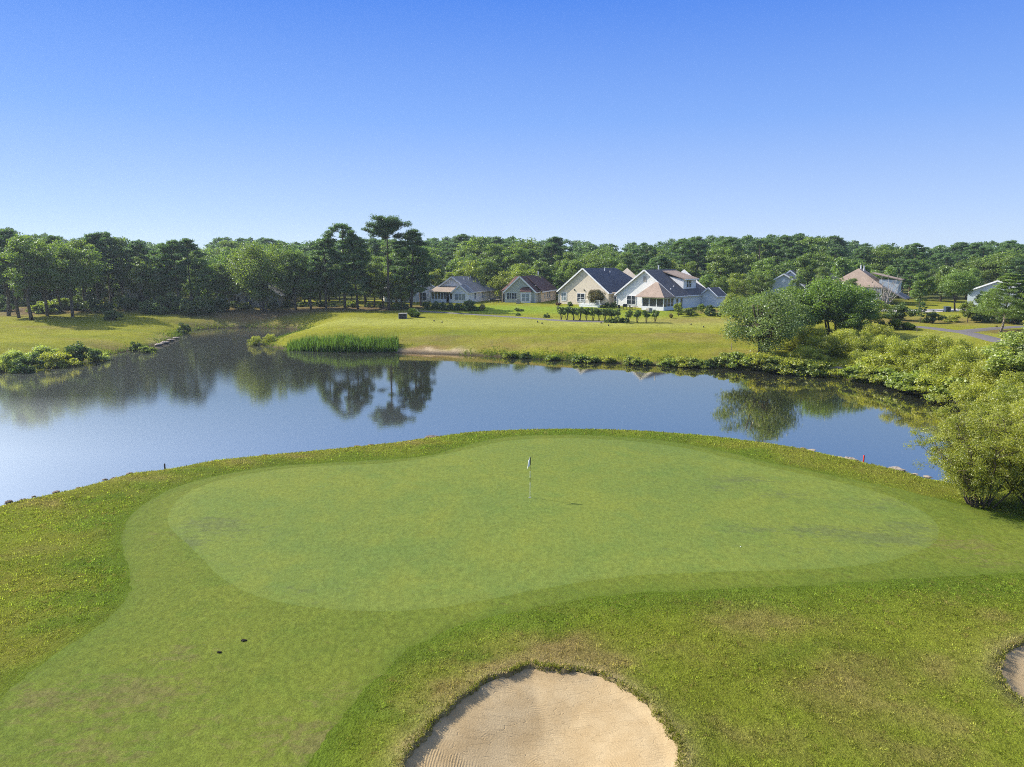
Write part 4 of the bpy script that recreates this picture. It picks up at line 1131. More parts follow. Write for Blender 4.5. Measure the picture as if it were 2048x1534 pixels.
# dormer
mb = MB(); dy0, dy1 = 6.6, 12.2
mb.poly([(1.6, dy0, 6.7), (5.4, dy0, 3.9), (5.4, dy0, 6.1)]); mb.poly([(5.4, dy0, 3.9), (5.4, dy1, 3.9), (5.4, dy1, 6.1), (5.4, dy0, 6.1)]); mb.poly([(5.4, dy1, 3.9), (1.6, dy1, 6.7), (5.4, dy1, 6.1)])
mb.build('dormer_wall', M['sid_white'], h)
mb = MB(); mb.slab([(.2, dy0 - .4, 7.85), (5.9, dy0 - .4, 6.15), (5.9, dy1 + .4, 6.15), (.2, dy1 + .4, 7.85)], .15); mb.build('dormer_roof', M['roof_tan'], h)
tr = MB(); tr.box(5.86, 5.98, dy0 - .4, dy1 + .4, 5.9, 6.12); tr.build('dormer_trim', M['white'], h)
window(h, (5.4, 9.0, 4.35), Y1, 2.0, 1.5, 3, 2)
gable_wall(h, 3.6, 4, 2.7, 4.2, M['sid_white'], cx=8.4, y0=12.4, name='wing_wall'); gable_roof(h, 3.6, 4, 2.7, 4.2, M['roof_char'], cx=8.4, y0=12.4, name='wing_roof')
vent(h, -.3, 6, 7.9, 1.1, .13); vent(h, 4.8, 3.5, 4.4, .4); vent(h, 5.4, 1.2, 3.9, .4)
# 5 tan house behind the multi-stemmed tree
h = house(520, 602, 2, 'tan house with white-framed windows behind the multi-stemmed tree', D=160)
gable_wall(h, 9, 15, 2.9, 5.6, M['sid_tan']); gable_roof(h, 9, 15, 2.9, 5.6, M['roof_grey'], hip=4)
mb = MB(); mb.box(-8, -4.52, 1.5, 13, -.4, 2.8); mb.build('side_wall', M['sid_tan'], h)
mb = MB(); mb.slab([(-8.4, 1.1, 2.75), (-4.3, 1.1, 2.95), (-4.3, 13.4, 2.95), (-8.4, 13.4, 2.75)], .14); mb.build('side_roof', M['roof_grey'], h)
window(h, (-2.6, 0, .6), X1, 1.4, 1.8, 2, 2); window(h, (2.6, 0, .8), X1, 2.8, 1.6, 4, 2, 'glass_pale'); window(h, (-6.3, 1.5, .7), X1, 2.2, 1.7, 3, 1)
# 6 white gabled house behind the lone pine
h = house(824, 604, -12, 'white gabled house half hidden behind the lone pine', D=172)
gable_wall(h, 13, 12, 3.0, 7.6, M['sid_white']); gable_roof(h, 13, 12, 3.0, 7.6, M['roof_grey'], hip=0)
window(h, (2.6, 0, .6), X1, 1.6, 1.8, 2, 2); window(h, (-2.6, 0, .9), X1, 1.8, 1.4, 2, 2); window(h, (5.4, 0, .4), X1, .9, 2.0, 1, 1)
# 7 blue gable, right
h = house(1565, 0, 30, 'house with a small blue-grey gable and white trim beyond the silvery tree', D=176)
gable_wall(h, 9, 12, 4.3, 7.0, M['sid_blue']); gable_roof(h, 9, 12, 4.3, 7.0, M['roof_grey'])
gable_wall(h, 6, 6, 5.3, 7.8, M['sid_white'], cx=.8, y0=4, name='upper_wall'); gable_roof(h, 6, 6, 5.3, 7.8, M['roof_grey'], cx=.8, y0=4, name='upper_roof')
mb = MB(); mb.lathe([(.02, 0), (.42, 0), (.42, .05), (.02, .05)], 14); 
mb.v = [(x, -z - .01, y + 5.3) for x, y, z in mb.v]; mb.build('round_vent', M['white'], h)
window(h, (2.6, 0, 1.0), X1, 1.4, 1.4, 2, 2); vent(h, 1.8, 8, 7.0, 1.0, .12)
# 8 tan roofed house
h = house(1706, 0, 35, 'tall house with tan hipped roofs behind the forked tree', D=170)
gable_wall(h, 12, 13, 4.4, 8.4, M['sid_blue'], hip=True, hipf=True); gable_roof(h, 12, 13, 4.4, 8.4, M['roof_tan'], hip=5, hipf=4.5)
gable_wall(h, 7, 9, 4.4, 7.2, M['sid_blue'], cx=-7.4, y0=4, name='wing_wall', hip=True, hipf=True); gable_roof(h, 7, 9, 4.4, 7.2, M['roof_tan'], cx=-7.4, y0=4, hip=3, hipf=3, name='wing_roof')
mb = MB(); mb.box(5.0, 9.0, 2.0, 8.0, 2.0, 5.9); mb.build('dormer_wall', M['sid_blue'], h)
mb = MB(); mb.slab([(3.2, 1.6, 7.5), (9.5, 1.6, 5.95), (9.5, 8.4, 5.95), (3.2, 8.4, 7.5)], .15); mb.build('dormer_roof', M['roof_tan'], h)
mb = MB(); mb.slab([(6.0, -.4, 4.5), (11, -.4, 1.6), (11, 10, 1.6), (6.0, 10, 4.5)], .15); mb.build('side_roof', M['roof_grey'], h)
window(h, (9.0, 4.5, 3.6), Y1, 1.0, 1.4, 1, 2); vent(h, .2, 6, 8.3, 1.0, .13); vent(h, .9, 6, 7.9, 1.2, .13)
# 9 far right blue gable
h = house(1992, 0, 44, 'low house with a wide blue gable at the right behind the white pine', D=158)
gable_wall(h, 11, 12, 3.6, 6.0, M['sid_blue']); gable_roof(h, 11, 12, 3.6, 6.0, M['roof_grey'])
window(h, (-2.6, 0, 1.2), X1, 2.2, 1.4, 3, 2); window(h, (2.6, 0, 1.2), X1, 2.2, 1.4, 3, 2)
# 10 tan roof far behind
h = house(1035, 0, 12, 'house showing only a tan hipped roof above the yellow-green trees', D=196)
gable_wall(h, 12, 13, 4.2, 8.9, M['sid_tan'], hip=True, hipf=True); gable_roof(h, 12, 13, 4.2, 8.9, M['roof_tan'], hip=5, hipf=4)
window(h, (0, 0, 1.2), X1, 2, 1.4, 2, 2)
# 11 pale houses glimpsed through the left trees
for px, D, sd in ((262, 168, 'the left of'), (120, 172, 'the broad stout trees left of')):
    h = house(px, 0, -12, 'pale low house glimpsed through ' + ('the gap beside the slim bare-trunked pine' if px > 200 else 'the stout trunked tree'), D=D)
    gable_wall(h, 10, 13, 2.9, 5.8, M['sid_white']); gable_roof(h, 10, 13, 2.9, 5.8, M['roof_dun'])
    window(h, (-2.5, 0, .8), X1, 1.8, 1.5, 2, 2); window(h, (2.5, 0, .8), X1, 1.8, 1.5, 2, 2)

# ------------------------------------------------------------------ decks, garden furniture and small things
def railing_deck(px, py, deg, W, Dp, hgt, label):
    x, y, z = hit(px, py)
    d = tag(empty('deck', (x, y, z), -R(deg)), label, 'deck')
    mb = MB(); mb.box(-W / 2, W / 2, 0, Dp, hgt - .15, hgt); mb.box(-W / 2 + .05, W / 2 - .05, .03, .08, -.1, hgt - .15); mb.build('platform', M['white'], d)
    mb = MB(); n = int(W / 1.4) + 1
    for k in range(n + 1):
        xx = -W / 2 + .06 + (W - .12) * k / n
        mb.box(xx - .05, xx + .05, .01, .11, hgt, hgt + 1.0)
    mb.box(-W / 2, W / 2, .02, .10, hgt + .9, hgt + .98); mb.box(-W / 2, W / 2, .03, .09, hgt + .1, hgt + .16)
    for k in range(int(W / .16)):
        xx = -W / 2 + .1 + k * .16
        mb.box(xx - .018, xx + .018, .045, .075, hgt + .16, hgt + .9)
    mb.build('railing', M['white'], d)
    return d
railing_deck(1178, 614, 41, 5.4, 2.6, .55, 'white railed deck between the round shrub and the crepe myrtle')
railing_deck(507, 609, 2, 4.4, 2.4, .5, 'white railed deck in front of the tan house')
def chair(px, py, rz, label, group):
    x, y, z = hit(px, py)
    c = tag(empty('patio_chair', (x, y, z), rz), label, 'chair', group)
    mb = MB(); mb.box(-.27, .27, -.27, .27, .38, .44); mb.build('seat', M['dark'], c)
    mb = MB(); mb.slab([(-.27, .24, 1.0), (.27, .24, 1.0), (.27, .30, 1.0), (-.27, .30, 1.0)], .54); mb.build('backrest', M['dark'], c)
    for sx in (-.24, .24):
        for sy in (-.24, .24):
            mb = MB(); mb.box(sx - .025, sx + .025, sy - .025, sy + .025, -.03, .38); mb.build('leg', M['dark'], c)
def table(px, py, label):
    x, y, z = hit(px, py)
    c = tag(empty('patio_table', (x, y, z)), label, 'table')
    mb = MB(); mb.lathe([(.6, .68), (.62, .70), (.62, .73), (.6, .74)], 20); mb.build('tabletop', M['wood'], c)
    mb = MB(); mb.lathe([(.30, -.02), (.28, .03), (.05, .08), (.05, .68)], 12); mb.build('pedestal', M['dark'], c)
def grill(px, py, label):
    x, y, z = hit(px, py)
    c = tag(empty('barbecue_grill', (x, y, z)), label, 'grill')
    mb = MB(); mb.box(-.42, .42, -.26, .26, .55, .85); mb.build('firebox', M['dark'], c)
    mb = MB(); mb.v = []; n = 8
    prof = [(.27 * math.cos(math.pi * k / n), .85 + .30 * math.sin(math.pi * k / n)) for k in range(n + 1)]
    i0 = 0
    for xx in (-.42, .42): mb.v += [(xx, a, b + .004) for a, b in prof]
    for k in range(n): mb.f.append((k, k + 1, n + 2 + k, n + 1 + k))
    mb.f += [tuple(range(n + 1)), tuple(range(2 * n + 1, n, -1))]; mb.build('lid', M['dark'], c)
    for sx in (-.85, .43):
        mb = MB(); mb.box(sx, sx + .42, -.2, .2, .78, .82); mb.build('side_shelf', M['concrete'], c)
    for sx in (-.36, .36):
        mb = MB(); mb.box(sx - .03, sx + .03, -.22, .22, -.03, .55); mb.build('leg', M['dark'], c)
grill(984, 606, 'dark barbecue grill at the left of the tan house'); table(997, 605, 'round patio table beside the grill of the tan house')
for px, rz, lab in ((991, .4, 'left dark patio chair by the round table of the tan house'), (1003, 2.4, 'right dark patio chair by the round table of the tan house')): chair(px, 605, rz, lab, 'dark patio chairs at the tan house')
grill(1250, 619, 'black grill standing by the white house wall'); chair(1239, 620, .3, 'black chair at the left of the black grill', 'black chairs at the white house'); chair(1262, 619, 1.8, 'black chair right of the black grill', 'black chairs at the white house'); table(1270, 620, 'round table on the lawn before the white house')
def ac_unit(px, py, label, rz=0):
    x, y, z = hit(px, py)
    c = tag(empty('air_conditioner', (x, y, z), rz), label, 'air conditioner')
    mb = MB(); mb.box(-.45, .45, -.45, .45, .05, .85)
    for k in range(7): mb.box(-.47, .47, -.47, .47, .12 + k * .1, .15 + k * .1)
    mb.build('casing', M['concrete'], c)
    mb = MB(); mb.lathe([(.34, .85), (.34, .90), (.05, .91)], 14); mb.build('fan_guard', M['dark'], c)
ac_unit(1036, 607, 'grey air conditioner box under the tan house window'); ac_unit(1298, 625, 'dark storage box-like air conditioner before the screened porch', .6)
# grey utility box beside the ornamental grass
x, y, z = hit(806, 637)
c = tag(empty('utility_box', (x, y, z), .1), 'grey wooden box beside the ornamental grass mounds', 'box')
mb = MB(); mb.box(-.75, .75, -.5, .5, -.05, .9); mb.build('cabinet', M['dark'], c)
mb = MB(); mb.box(-.82, .82, -.57, .57, .902, 1.0); mb.build('lid', M['concrete'], c)
mb = MB(); mb.box(-.8, -.68, -.56, -.505, -.05, .9); mb.box(.68, .8, -.56, -.505, -.05, .9); mb.build('corner_post', M['concrete'], c)
# wheeled bins at the road
def wbin(px, py, label):
    x, y, z = hit(px, py)
    c = tag(empty('wheeled_bin', (x, y, z), .2), label, 'bin', 'bins at the roadside')
    mb = MB(); b = [(-.28, -.32), (.28, -.32), (.28, .32), (-.28, .32)]
    mb.v = [(a * .82, d * .82, .06) for a, d in b] + [(a, d, 1.0) for a, d in b]; mb.f = [(3, 2, 1, 0), (4, 5, 6, 7), (0, 1, 5, 4), (1, 2, 6, 5), (2, 3, 7, 6), (3, 0, 4, 7)]; mb.build('body', M['bin'], c)
    mb = MB(); mb.slab([(-.31, -.36, 1.04), (.31, -.36, 1.04), (.31, .38, 1.10), (-.31, .38, 1.10)], .06); mb.build('lid', M['bin'], c)
    for sx in (-.29, .29):
        mb = MB(); mb.lathe([(.11, -.03), (.11, .03)], 12); mb.v = [(sx + zz, .28 + xx, .11 + yy) for xx, yy, zz in mb.v]; mb.build('wheel', M['dark'], c)
wbin(1891, 624, 'left dark blue wheeled bin at the roadside'); wbin(1897, 624, 'right dark blue wheeled bin at the roadside')
# parked car seen through the left trees
x, y = at_depth(452, 600, 176)[0], 176; z = hz(x, y)
c = tag(empty('parked_car', (x, y, z), .1), 'pale blue car parked behind the trees left of the tan house', 'car')
mb = MB(); pr = [(-2.2, .35), (2.2, .35), (2.25, .7), (2.1, .85), (1.2, .95), (.6, 1.42), (-1.0, 1.45), (-1.7, 1.0), (-2.2, .92)]
mb.v = [(a, -.85, b) for a, b in pr] + [(a, .85, b) for a, b in pr]; n = len(pr)
mb.f = [tuple(range(n)), tuple(range(2 * n - 1, n - 1, -1))] + [(k, n + k, n + (k + 1) % n, (k + 1) % n) for k in range(n)]
M['car'] = plain('pale_blue_paint', (.35, .45, .55), .3, .5, 0, .03); mb.build('body', M['car'], c)
mb = MB(); mb.v = [(a, s, b) for s in (-.862, .862) for a, b in ((-1.45, 1.0), (.95, 1.0), (.5, 1.36), (-.95, 1.38))]; mb.f = [(0, 1, 2, 3), (7, 6, 5, 4)]; mb.build('side_window', M['glass'], c)
for sx in (-1.4, 1.4):
    for sy in (-.8, .8):
        mb = MB(); mb.lathe([(.33, -.1), (.33, .1)], 14); mb.v = [(sx + xx, sy + zz, .33 + yy) for xx, yy, zz in mb.v]; mb.build('wheel', M['dark'], c)

# ------------------------------------------------------------------ the golf things
x, y, z = hit(1060, 996); z = z + .02
f = tag(empty('golf_flag', (x, y, z), 0), 'white flag on a thin striped pin standing in the hole of the green', 'golf flag')
mb = MB(); mb.tube([(0, 0, -.1), (0, 0, .85)], .012, 8); mb.tube([(0, 0, 1.08), (0, 0, 1.45)], .012, 8); mb.build('pole', M['white'], f)
mb = MB(); mb.tube([(0, 0, .852), (0, 0, 1.078)], .0145, 8); mb.tube([(0, 0, 1.452), (0, 0, 2.2)], .013, 8); mb.build('pole_band', M['dark'], f)
mb = MB()
nu, nv = 9, 12
for i in range(nu + 1):
    for j in range(nv + 1):
        u, v = i / nu, j / nv
        drop = u * u * .20
        wv_ = math.sin(u * 9 + v * 1.2) * .035 * u
        mb.v.append((-(u * .27 * (.35 + .65 * v)) - .012, wv_ + .02 * u, 2.18 - v * .44 - drop * (1.0 - .3 * v)))
for i in range(nu):
    for j in range(nv):
        a = i * (nv + 1) + j; mb.f.append((a, a + 1, a + nv + 2, a + nv + 1))
fl = mb.build('flag', M['white'], f, True); fl.rotation_euler = (0, 0, R(62))
so_ = fl.modifiers.new('thickness', 'SOLIDIFY'); so_.thickness = .004
mb = MB(); mb.box(-.035, .03, -.02, .02, 1.78, 2.16); mb.build('flag_sleeve', M['dark'], f)
mb = MB(); mb.lathe([(.054, -.10), (.062, -.10), (.062, .004), (.054, .004)], 18); mb.f = mb.f[:-2]; mb.build('cup', M['white'], f)
mb = MB(); mb.lathe([(.053, .0045), (.001, .0048)], 18); mb.build('cup_hole', M['dark'], f)
def ball(px, py, label):
    x, y, z = hit(px, py)
    mb = MB(); n = 8
    mb.lathe([(.0215 * math.sin(math.pi * (k + .02) / (n + .04)), .0215 - .0215 * math.cos(math.pi * (k + .02) / (n + .04))) for k in range(n + 1)], 14)
    o = mb.build('golf_ball', M['white'], None, True); o.location = (x, y, z + .02); tag(o, label, 'golf ball')
ball(1481, 1095, 'white golf ball lying on the right half of the green')
M['rawsoil'] = plain('raw_soil', (.025, .022, .016), .95, .1, 0, .4, 8, .6)
for px, py, s, lab in ((487, 1282, .12, 'larger dark divot in the fairway grass'), (439, 1306, .085, 'smaller dark divot in the fairway grass')):
    x, y, z = hit(px, py); g_ = random.Random(int(px)); mb = MB(); n = 16
    ring = [(s * g_.uniform(.6, 1.15) * math.cos(k / n * 6.283), .6 * s * g_.uniform(.6, 1.15) * math.sin(k / n * 6.283)) for k in range(n)]
    mb.v = [(a, b, .012) for a, b in ring] + [(a * .75, b * .75, .035) for a, b in ring] + [(0, 0, .018)]
    mb.f = [(k, (k + 1) % n, n + (k + 1) % n, n + k) for k in range(n)] + [(n + k, n + (k + 1) % n, 2 * n) for k in range(n)]
    o = mb.build('divot', M['rawsoil']); o.location = (x, y, z + .012); tag(o, lab, 'divot')
def stake(px, py, h, mat, label):
    x, y, z = hit(px, py)
    mb = MB(); w_ = .035
    mb.box(-w_, w_, -w_, w_, -.2, h - .05); i = len(mb.v); mb.v += [(-w_, -w_, h - .05), (w_, -w_, h - .05), (w_, w_, h - .05), (-w_, w_, h - .05), (0, 0, h)]; mb.f += [(i, i + 1, i + 4), (i + 1, i + 2, i + 4), (i + 2, i + 3, i + 4), (i + 3, i, i + 4)]
    o = mb.build('marker_stake', M[mat]); o.location = (x, y, z); tag(o, label, 'stake')
stake(1727, 924, .5, 'red', 'red stake at the water edge right of the green'); stake(330, 939, .42, 'dark', 'dark stake at the water edge left of the green'); stake(1952, 1004, .3, 'red', 'short red stake under the near willow')
stake(984, 693, .9, 'wood', 'thin stake on the reddish patch of the far bank'); stake(1463, 700, 1.0, 'wood', 'thin stake left of the silvery multi-stemmed tree'); stake(1834, 664, 1.0, 'wood', 'thin stake beside the grass mounds at the path')
for i, (px, py, s) in enumerate([(868, 643, 'on the left of the far tee'), (884, 646, 'left of the middle of the far tee, nearer the pond'), (1075, 645, 'in the middle of the far tee'), (1084, 648, 'in the middle of the far tee, nearer the pond'), (1202, 647, 'below the long hedge on the far tee'), (1217, 652, 'below the long hedge, nearer the pond'), (1382, 650, 'on the right of the far tee'), (1407, 655, 'on the right of the far tee, nearer the pond')]):
    x, y, z = hit(px, py); mb = MB(); mb.lathe([(.05, -.05), (.09, .05), (.12, .16), (.09, .26), (.02, .3)], 10)
    o = mb.build('tee_marker', M['dark'], None, True); o.location = (x, y, z); tag(o, 'small dark tee marker ' + s, 'tee marker', 'tee markers on the far tee')

# ------------------------------------------------------------------ rocks
def rock_mesh(name, seed, mat, flat=.5):
    g = np.random.default_rng(seed); mb = MB(); n = 9; m = 6
    for i in range(m + 1):
        ph = math.pi * (i + .12) / (m + .24)
        for j in range(n):
            th = 2 * math.pi * j / n
            r = 1 + g.normal() * .13
            sq = (abs(math.cos(th)) ** 4 + abs(math.sin(th)) ** 4) ** -.25
            mb.v.append((r * sq * math.sin(ph) ** .6 * math.cos(th), r * sq * .75 * math.sin(ph) ** .6 * math.sin(th), flat * math.cos(ph) * (1 + g.normal() * .1)))
    for i in range(m):
        for j in range(n):
            a = i * n + j; b = i * n + (j + 1) % n; mb.f.append((a, a + n, b + n, b))
    mb.f.append(tuple(range(n))); mb.f.append(tuple(range(m * n + n - 1, m * n - 1, -1)))
    return mb.mesh(name, M[mat])
RK = [rock_mesh('rock', s, 'rock', f) for s, f in ((1, .45), (2, .35), (3, .6))]; RKP = [rock_mesh('pale_rock', s, 'rock_pale', .3) for s in (4, 5)]
def rock(x, y, z, s, me, label, group, rz):
    o = link('rock', me); o.location = (x, y, z); o.scale = (s, s, s * random.uniform(.7, 1.1)); o.rotation_euler = (random.uniform(-.1, .1), random.uniform(-.1, .1), rz)
    tag(o, label, 'rock', group)
px = 20.0
lipx = [a for a, b in near_lip]; lipy = [b for a, b in near_lip]
while px < 1860:
    py = float(np.interp(px, lipx, lipy))
    x, y = unp(px, py, .5); x2, y2 = unp(px + 6, float(np.interp(px + 6, lipx, lipy)), .5)
    if random.random() < (.72 if px < 1000 or px > 1400 else .35):
        pale = px > 1600 and random.random() < .6
        side = 'left of the flag' if px < 600 else 'beyond the middle of the green' if px < 1250 else 'right of the flag'
        z_ = random.uniform(.25, .36)
        nx_, ny_ = -(y2 - y), (x2 - x); l_ = math.hypot(nx_, ny_); o_ = random.uniform(-.15, .3)
        rock(x + nx_ / l_ * o_, y + ny_ / l_ * o_, z_, random.uniform(.11, .28), random.choice(RKP if pale else RK), ('pale' if pale else 'brown') + ' flat rock in the stone edge of the pond ' + side, 'rocks edging the near shore', math.atan2(y2 - y, x2 - x) + random.uniform(-.3, .3))
    px += random.uniform(14, 30)
for px, py, s, lab in [(866, 873, .62, 'largest reddish-brown rock of the near shore left of the flag'), (1700, 915, .5, 'large pale flat rock beside the red stake'), (1790, 936, .55, 'long pale slab of rock right of the red stake')]:
    x, y = unp(px, py, .5); rock(x, y, .36, s, RK[1] if px < 1000 else RKP[1], lab, None, .1)
for px, py, s, d in [(1668, 742, .7, 'left'), (1676, 738, .6, 'back'), (1684, 742, .5, 'right'), (1674, 745, .45, 'front')]:
    x, y, z = hit(px, py); rock(x, y, max(z, .05) + .15, s, RKP[0], 'grey boulder at the %s of the stony inlet' % d, 'boulders at the inlet', random.uniform(0, 3))
for px, py, s in [(318, 690, .7), (330, 686, .7), (342, 681, .7), (352, 677, .6)]:
    x, y = unp(px, py, .1); rock(x, y, .2, s, RKP[1], 'pale stone in the short stone edging of the left shore', 'stones edging the left shore', 1.0)
# ------------------------------------------------------------------ trees and plants set out
G_LEFT = 'trees of the stand on the left bank'
left = [(17, 632, 452, 'oak_b', 'broad tree at the far left end of the stand by the pond'),
        (38, 636, 457, 'pine_a', 'pine with a thick straight trunk near the left end of the stand'),
        (64, 640, 464, 'oak_b', 'leafy tree with a stout grey trunk standing forward of the left stand'),
        (95, 632, 474, 'oak_a', 'leaning broadleaf tree next to the stout trunked tree on the left bank'),
        (122, 622, 470, 'pine_d', 'dark pine behind the round grey-trunked trees of the left stand'),
        (146, 634, 480, 'oak_c', 'low wide broadleaf tree at the edge of the left lawn'),
        (172, 622, 474, 'oak_b', 'leafy tree between the wide low tree and the tall flat-topped pines'),
        (200, 618, 465, 'pine_a', 'tall flat-topped pine in the middle of the left stand'),
        (224, 616, 463, 'pine_c', 'tallest pine of the left stand above the round bush'),
        (250, 614, 468, 'oak_b', 'dark leafy tree right of the tallest pine in the left stand'),
        (287, 616, 481, 'pine_b', 'slim pine with a clear bare trunk at the gap showing a pale house'),
        (312, 620, 497, 'oak_d', 'short leafy tree right of the slim bare-trunked pine'),
        (336, 622, 485, 'pine_d', 'pine with low boughs at the right of the left stand'),
        (360, 622, 478, 'pine_a', 'broad pine with a grey trunk towards the right of the left stand'),
        (386, 621, 476, 'pine_c', 'last tall pine at the right end of the left stand'),
        (415, 620, 512, 'oak_d', 'small pale-green tree just past the end of the left stand')]
for px, b, t, k, lab in left:
    px_plant(k, px, b, t, lab, 'tree', G_LEFT)
mid = [(452, 619, 520, 'oak_d', 'light green tree left of the big multi-stemmed tree'),
       (526, 622, 478, 'oak_multi', 'big broad multi-stemmed tree in front of the tan house'),
       (592, 619, 496, 'oak_b', 'light green tree right of the big multi-stemmed tree'),
       (622, 618, 505, 'oak_d', 'bushy leafy tree in the clump left of the tall pines'),
       (652, 618, 474, 'pine_d', 'dark pine left of the double-headed tall pine'),
       (690, 617, 446, 'pine_c', 'tall pine with a rounded head left of the flat-topped lone pine'),
       (716, 618, 466, 'pine_full', 'dense dark pine between the two tallest pines'),
       (748, 614, 520, 'oak_d', 'low leafy tree under the flat-topped lone pine'),
       (778, 620, 437, 'pine_lone', 'tallest lone pine with a bare trunk and flat crown'),
       (822, 616, 457, 'pine_full', 'dense dark pine at the right of the lone flat-topped pine'),
       (842, 612, 492, 'pine_d', 'short pine beside the white gabled house')]
for px, b, t, k, lab in mid:
    px_plant(k, px, b, t, lab, 'tree', 'trees in front of the houses')
for px, b, t, lab in [(766, 617, 540, 'thin yellow-green young tree left of the lone pine trunk'), (803, 618, 548, 'thin young tree between the lone pine and the dense dark pine'),
                      (730, 610, 545, 'slender yellowish young tree behind the tall pines')]:
    px_plant('maple', px, b, t, lab, 'tree')
# understory shrubs at the feet of the left stand
und = [(20, 622, 604), (85, 622, 600), (110, 624, 606), (165, 620, 596), (205, 618, 606), (260, 614, 600), (300, 612, 596), (325, 611, 590), (345, 611, 598), (390, 612, 585), (405, 612, 598), (440, 612, 598),
       (470, 616, 598), (490, 617, 603), (545, 617, 600), (575, 614, 598), (605, 613, 602), (640, 613, 598), (665, 613, 602), (700, 613, 600), (735, 614, 604), (760, 616, 606), (795, 618, 604), (810, 618, 606), (850, 615, 602)]
ulab = ['dark', 'bright-leaved', 'tangled']
for i, (px, b, t) in enumerate(und):
    near = 'the left pond stand' if px < 300 else 'the slim pines' if px < 450 else 'the big multi-stemmed tree' if px < 600 else 'the tall pines'
    px_plant(('shrub_a', 'lowgreen', 'shrub_b')[i % 3], px, b, t, '%s undergrowth shrub at the feet of %s' % (ulab[i % 3], near), 'shrub', 'undergrowth shrubs under the trees')
px_plant('shrub_a', 228, 640, 614, 'solitary dark round bush on the slope of the left lawn', 'bush')
px_plant('shrub_b', 366, 666, 644, 'grey-green bush at the water edge left of the cove', 'bush')
for i, (px, b, t, k, lab) in enumerate([(8, 742, 700, 'greybush', 'leftmost pale willow bush on the near-left shore'), (42, 736, 693, 'greybush', 'rounded willow bush second from the left on the shore'), (60, 742, 706, 'shrub_b', 'low olive bush in front of the left shore willows'),
                                       (92, 728, 684, 'greybush', 'feathery willow bush in the middle of the left shore row'), (115, 733, 702, 'lowolive', 'low brownish olive bush at the waterline of the left shore'), (160, 726, 678, 'shrub_a', 'tallest dark-green bush of the left shore row'),
                                       (190, 722, 692, 'greybush', 'small pale willow bush right of the tallest shore bush'), (270, 702, 682, 'shrub_b', 'small dark bush on the left shore near the stone edge'), (295, 705, 690, 'lowgreen', 'low light-green bush beside the stone edge of the left shore'), (135, 728, 700, 'lowolive', 'spreading olive bush below the feathery shore willow')]):
    px_plant(k, px, b, t, lab, 'bush', 'bushes along the left shore')
px_plant('willow_b', 511, 690, 668, 'yellow-green willow bush at the tip of the grassy point', 'bush'); px_plant('willow_b', 540, 684, 664, 'sparse grey willow bush on the grassy point', 'bush')
# reeds
rx, cc = [], []
for px in np.arange(572, 792, 1.0):
    x, y, z = hit(px, 701)
    n = 26
    rx.append(np.c_[x + rng.normal(0, .15, n), y + rng.uniform(-.6, 2.6, n)])
rx = np.concatenate(rx)
wob = .45 + .95 * fbm(rx[:, 0], rx[:, 1] * .3, 3.0, 5)
hh = rng.uniform(.8, 2.1, len(rx)) * wob
cc = np.array([.085, .155, .030]) * rng.uniform(.4, 1.8, (len(rx), 1)) + rng.uniform(0, .04, (len(rx), 1)) * np.array([1, .8, .1])
tag(link('reed_bed', blades('reed_bed', rx, hh, .14, cc, .28, M['blades'], -.1)), 'tall dense green reed bed at the water edge of the grassy point', 'reeds', kind='stuff')
# ornamental mounds and lawn shrubs
px_plant('mound', 825, 634, 615, 'larger bright mound of ornamental grass beside the grey box', 'grass mound', wpx=27); px_plant('mound', 833, 635, 622, 'smaller mound of ornamental grass in front of the larger one', 'grass mound', wpx=20)
px_plant('tantuft', 965, 621, 607, 'tan clump of dry ornamental grass right of the flowering bush', 'grass clump')
px_plant('shrub_a', 938, 621, 596, 'large round flowering bush before the grey gabled house', 'bush', wpx=38)
for i, (px, b, t) in enumerate([(858, 618, 604), (876, 618, 602), (890, 620, 604), (905, 620, 605), (918, 620, 606)]):
    px_plant('shrub_b', px, b, t, 'dark low bush in the foundation bed of the grey gabled house', 'bush', 'foundation bushes of the grey house')
px_plant('shrub_b', 1037, 622, 615, 'wide dark clipped shrub on the open lawn', 'shrub', wpx=18); px_plant('ball', 1036, 631, 624, 'small round shrub below the wide dark one on the lawn', 'shrub', wpx=12); px_plant('ball', 1093, 635, 625, 'round shrub standing alone left of the pruned hedge', 'shrub', wpx=13)
for i, px in enumerate([1122, 1134, 1147, 1160, 1173, 1186, 1198, 1210, 1222, 1233]):
    px_plant(('hedge_a', 'hedge_b')[i % 2], px, 640 + i * .25, 612.5 + i * .6, ('first' if i == 0 else 'last' if i == 9 else 'inner') + (' plant at the left end of the long pruned hedge' if i == 0 else ' plant at the right end of the long pruned hedge' if i == 9 else ' plant of the long pruned hedge with bare stems'), 'hedge plant', 'plants of the pruned hedge', wpx=19)
for px, lab in [(1257, 'pruned small tree left of the three at the end of the hedge'), (1274, 'pruned small tree at the left of the final three'), (1293, 'pruned small tree in the middle of the final three'), (1310, 'pruned small tree at the right end of the hedge row')]:
    px_plant('hedge_a', px, 644.5, 620, lab, 'hedge plant', 'pruned small trees in a row', wpx=19)
for i, (px, b, t) in enumerate([(1215, 645, 636), (1228, 645, 634), (1240, 645, 632), (1250, 646, 634)]):
    px_plant('shrub_b', px, b, t, 'low dark shrub under the right half of the pruned hedge', 'shrub', 'low shrubs under the hedge')
px_plant('myrtle', 1193, 614, 571, 'crepe myrtle with rusty top before the cream house', 'tree', wpx=44)
px_plant('shrub_a', 1140, 612, 601, 'rounded green shrub left of the white deck', 'shrub'); px_plant('plumbush', 1117, 611, 602, 'low rusty-red shrub at the left corner of the cream house', 'shrub')
px_plant('shrub_b', 1212, 615, 604, 'dark shrub right of the crepe myrtle', 'shrub'); px_plant('shrub_b', 1228, 614, 603, 'dark shrub at the far right of the cream house wall', 'shrub')
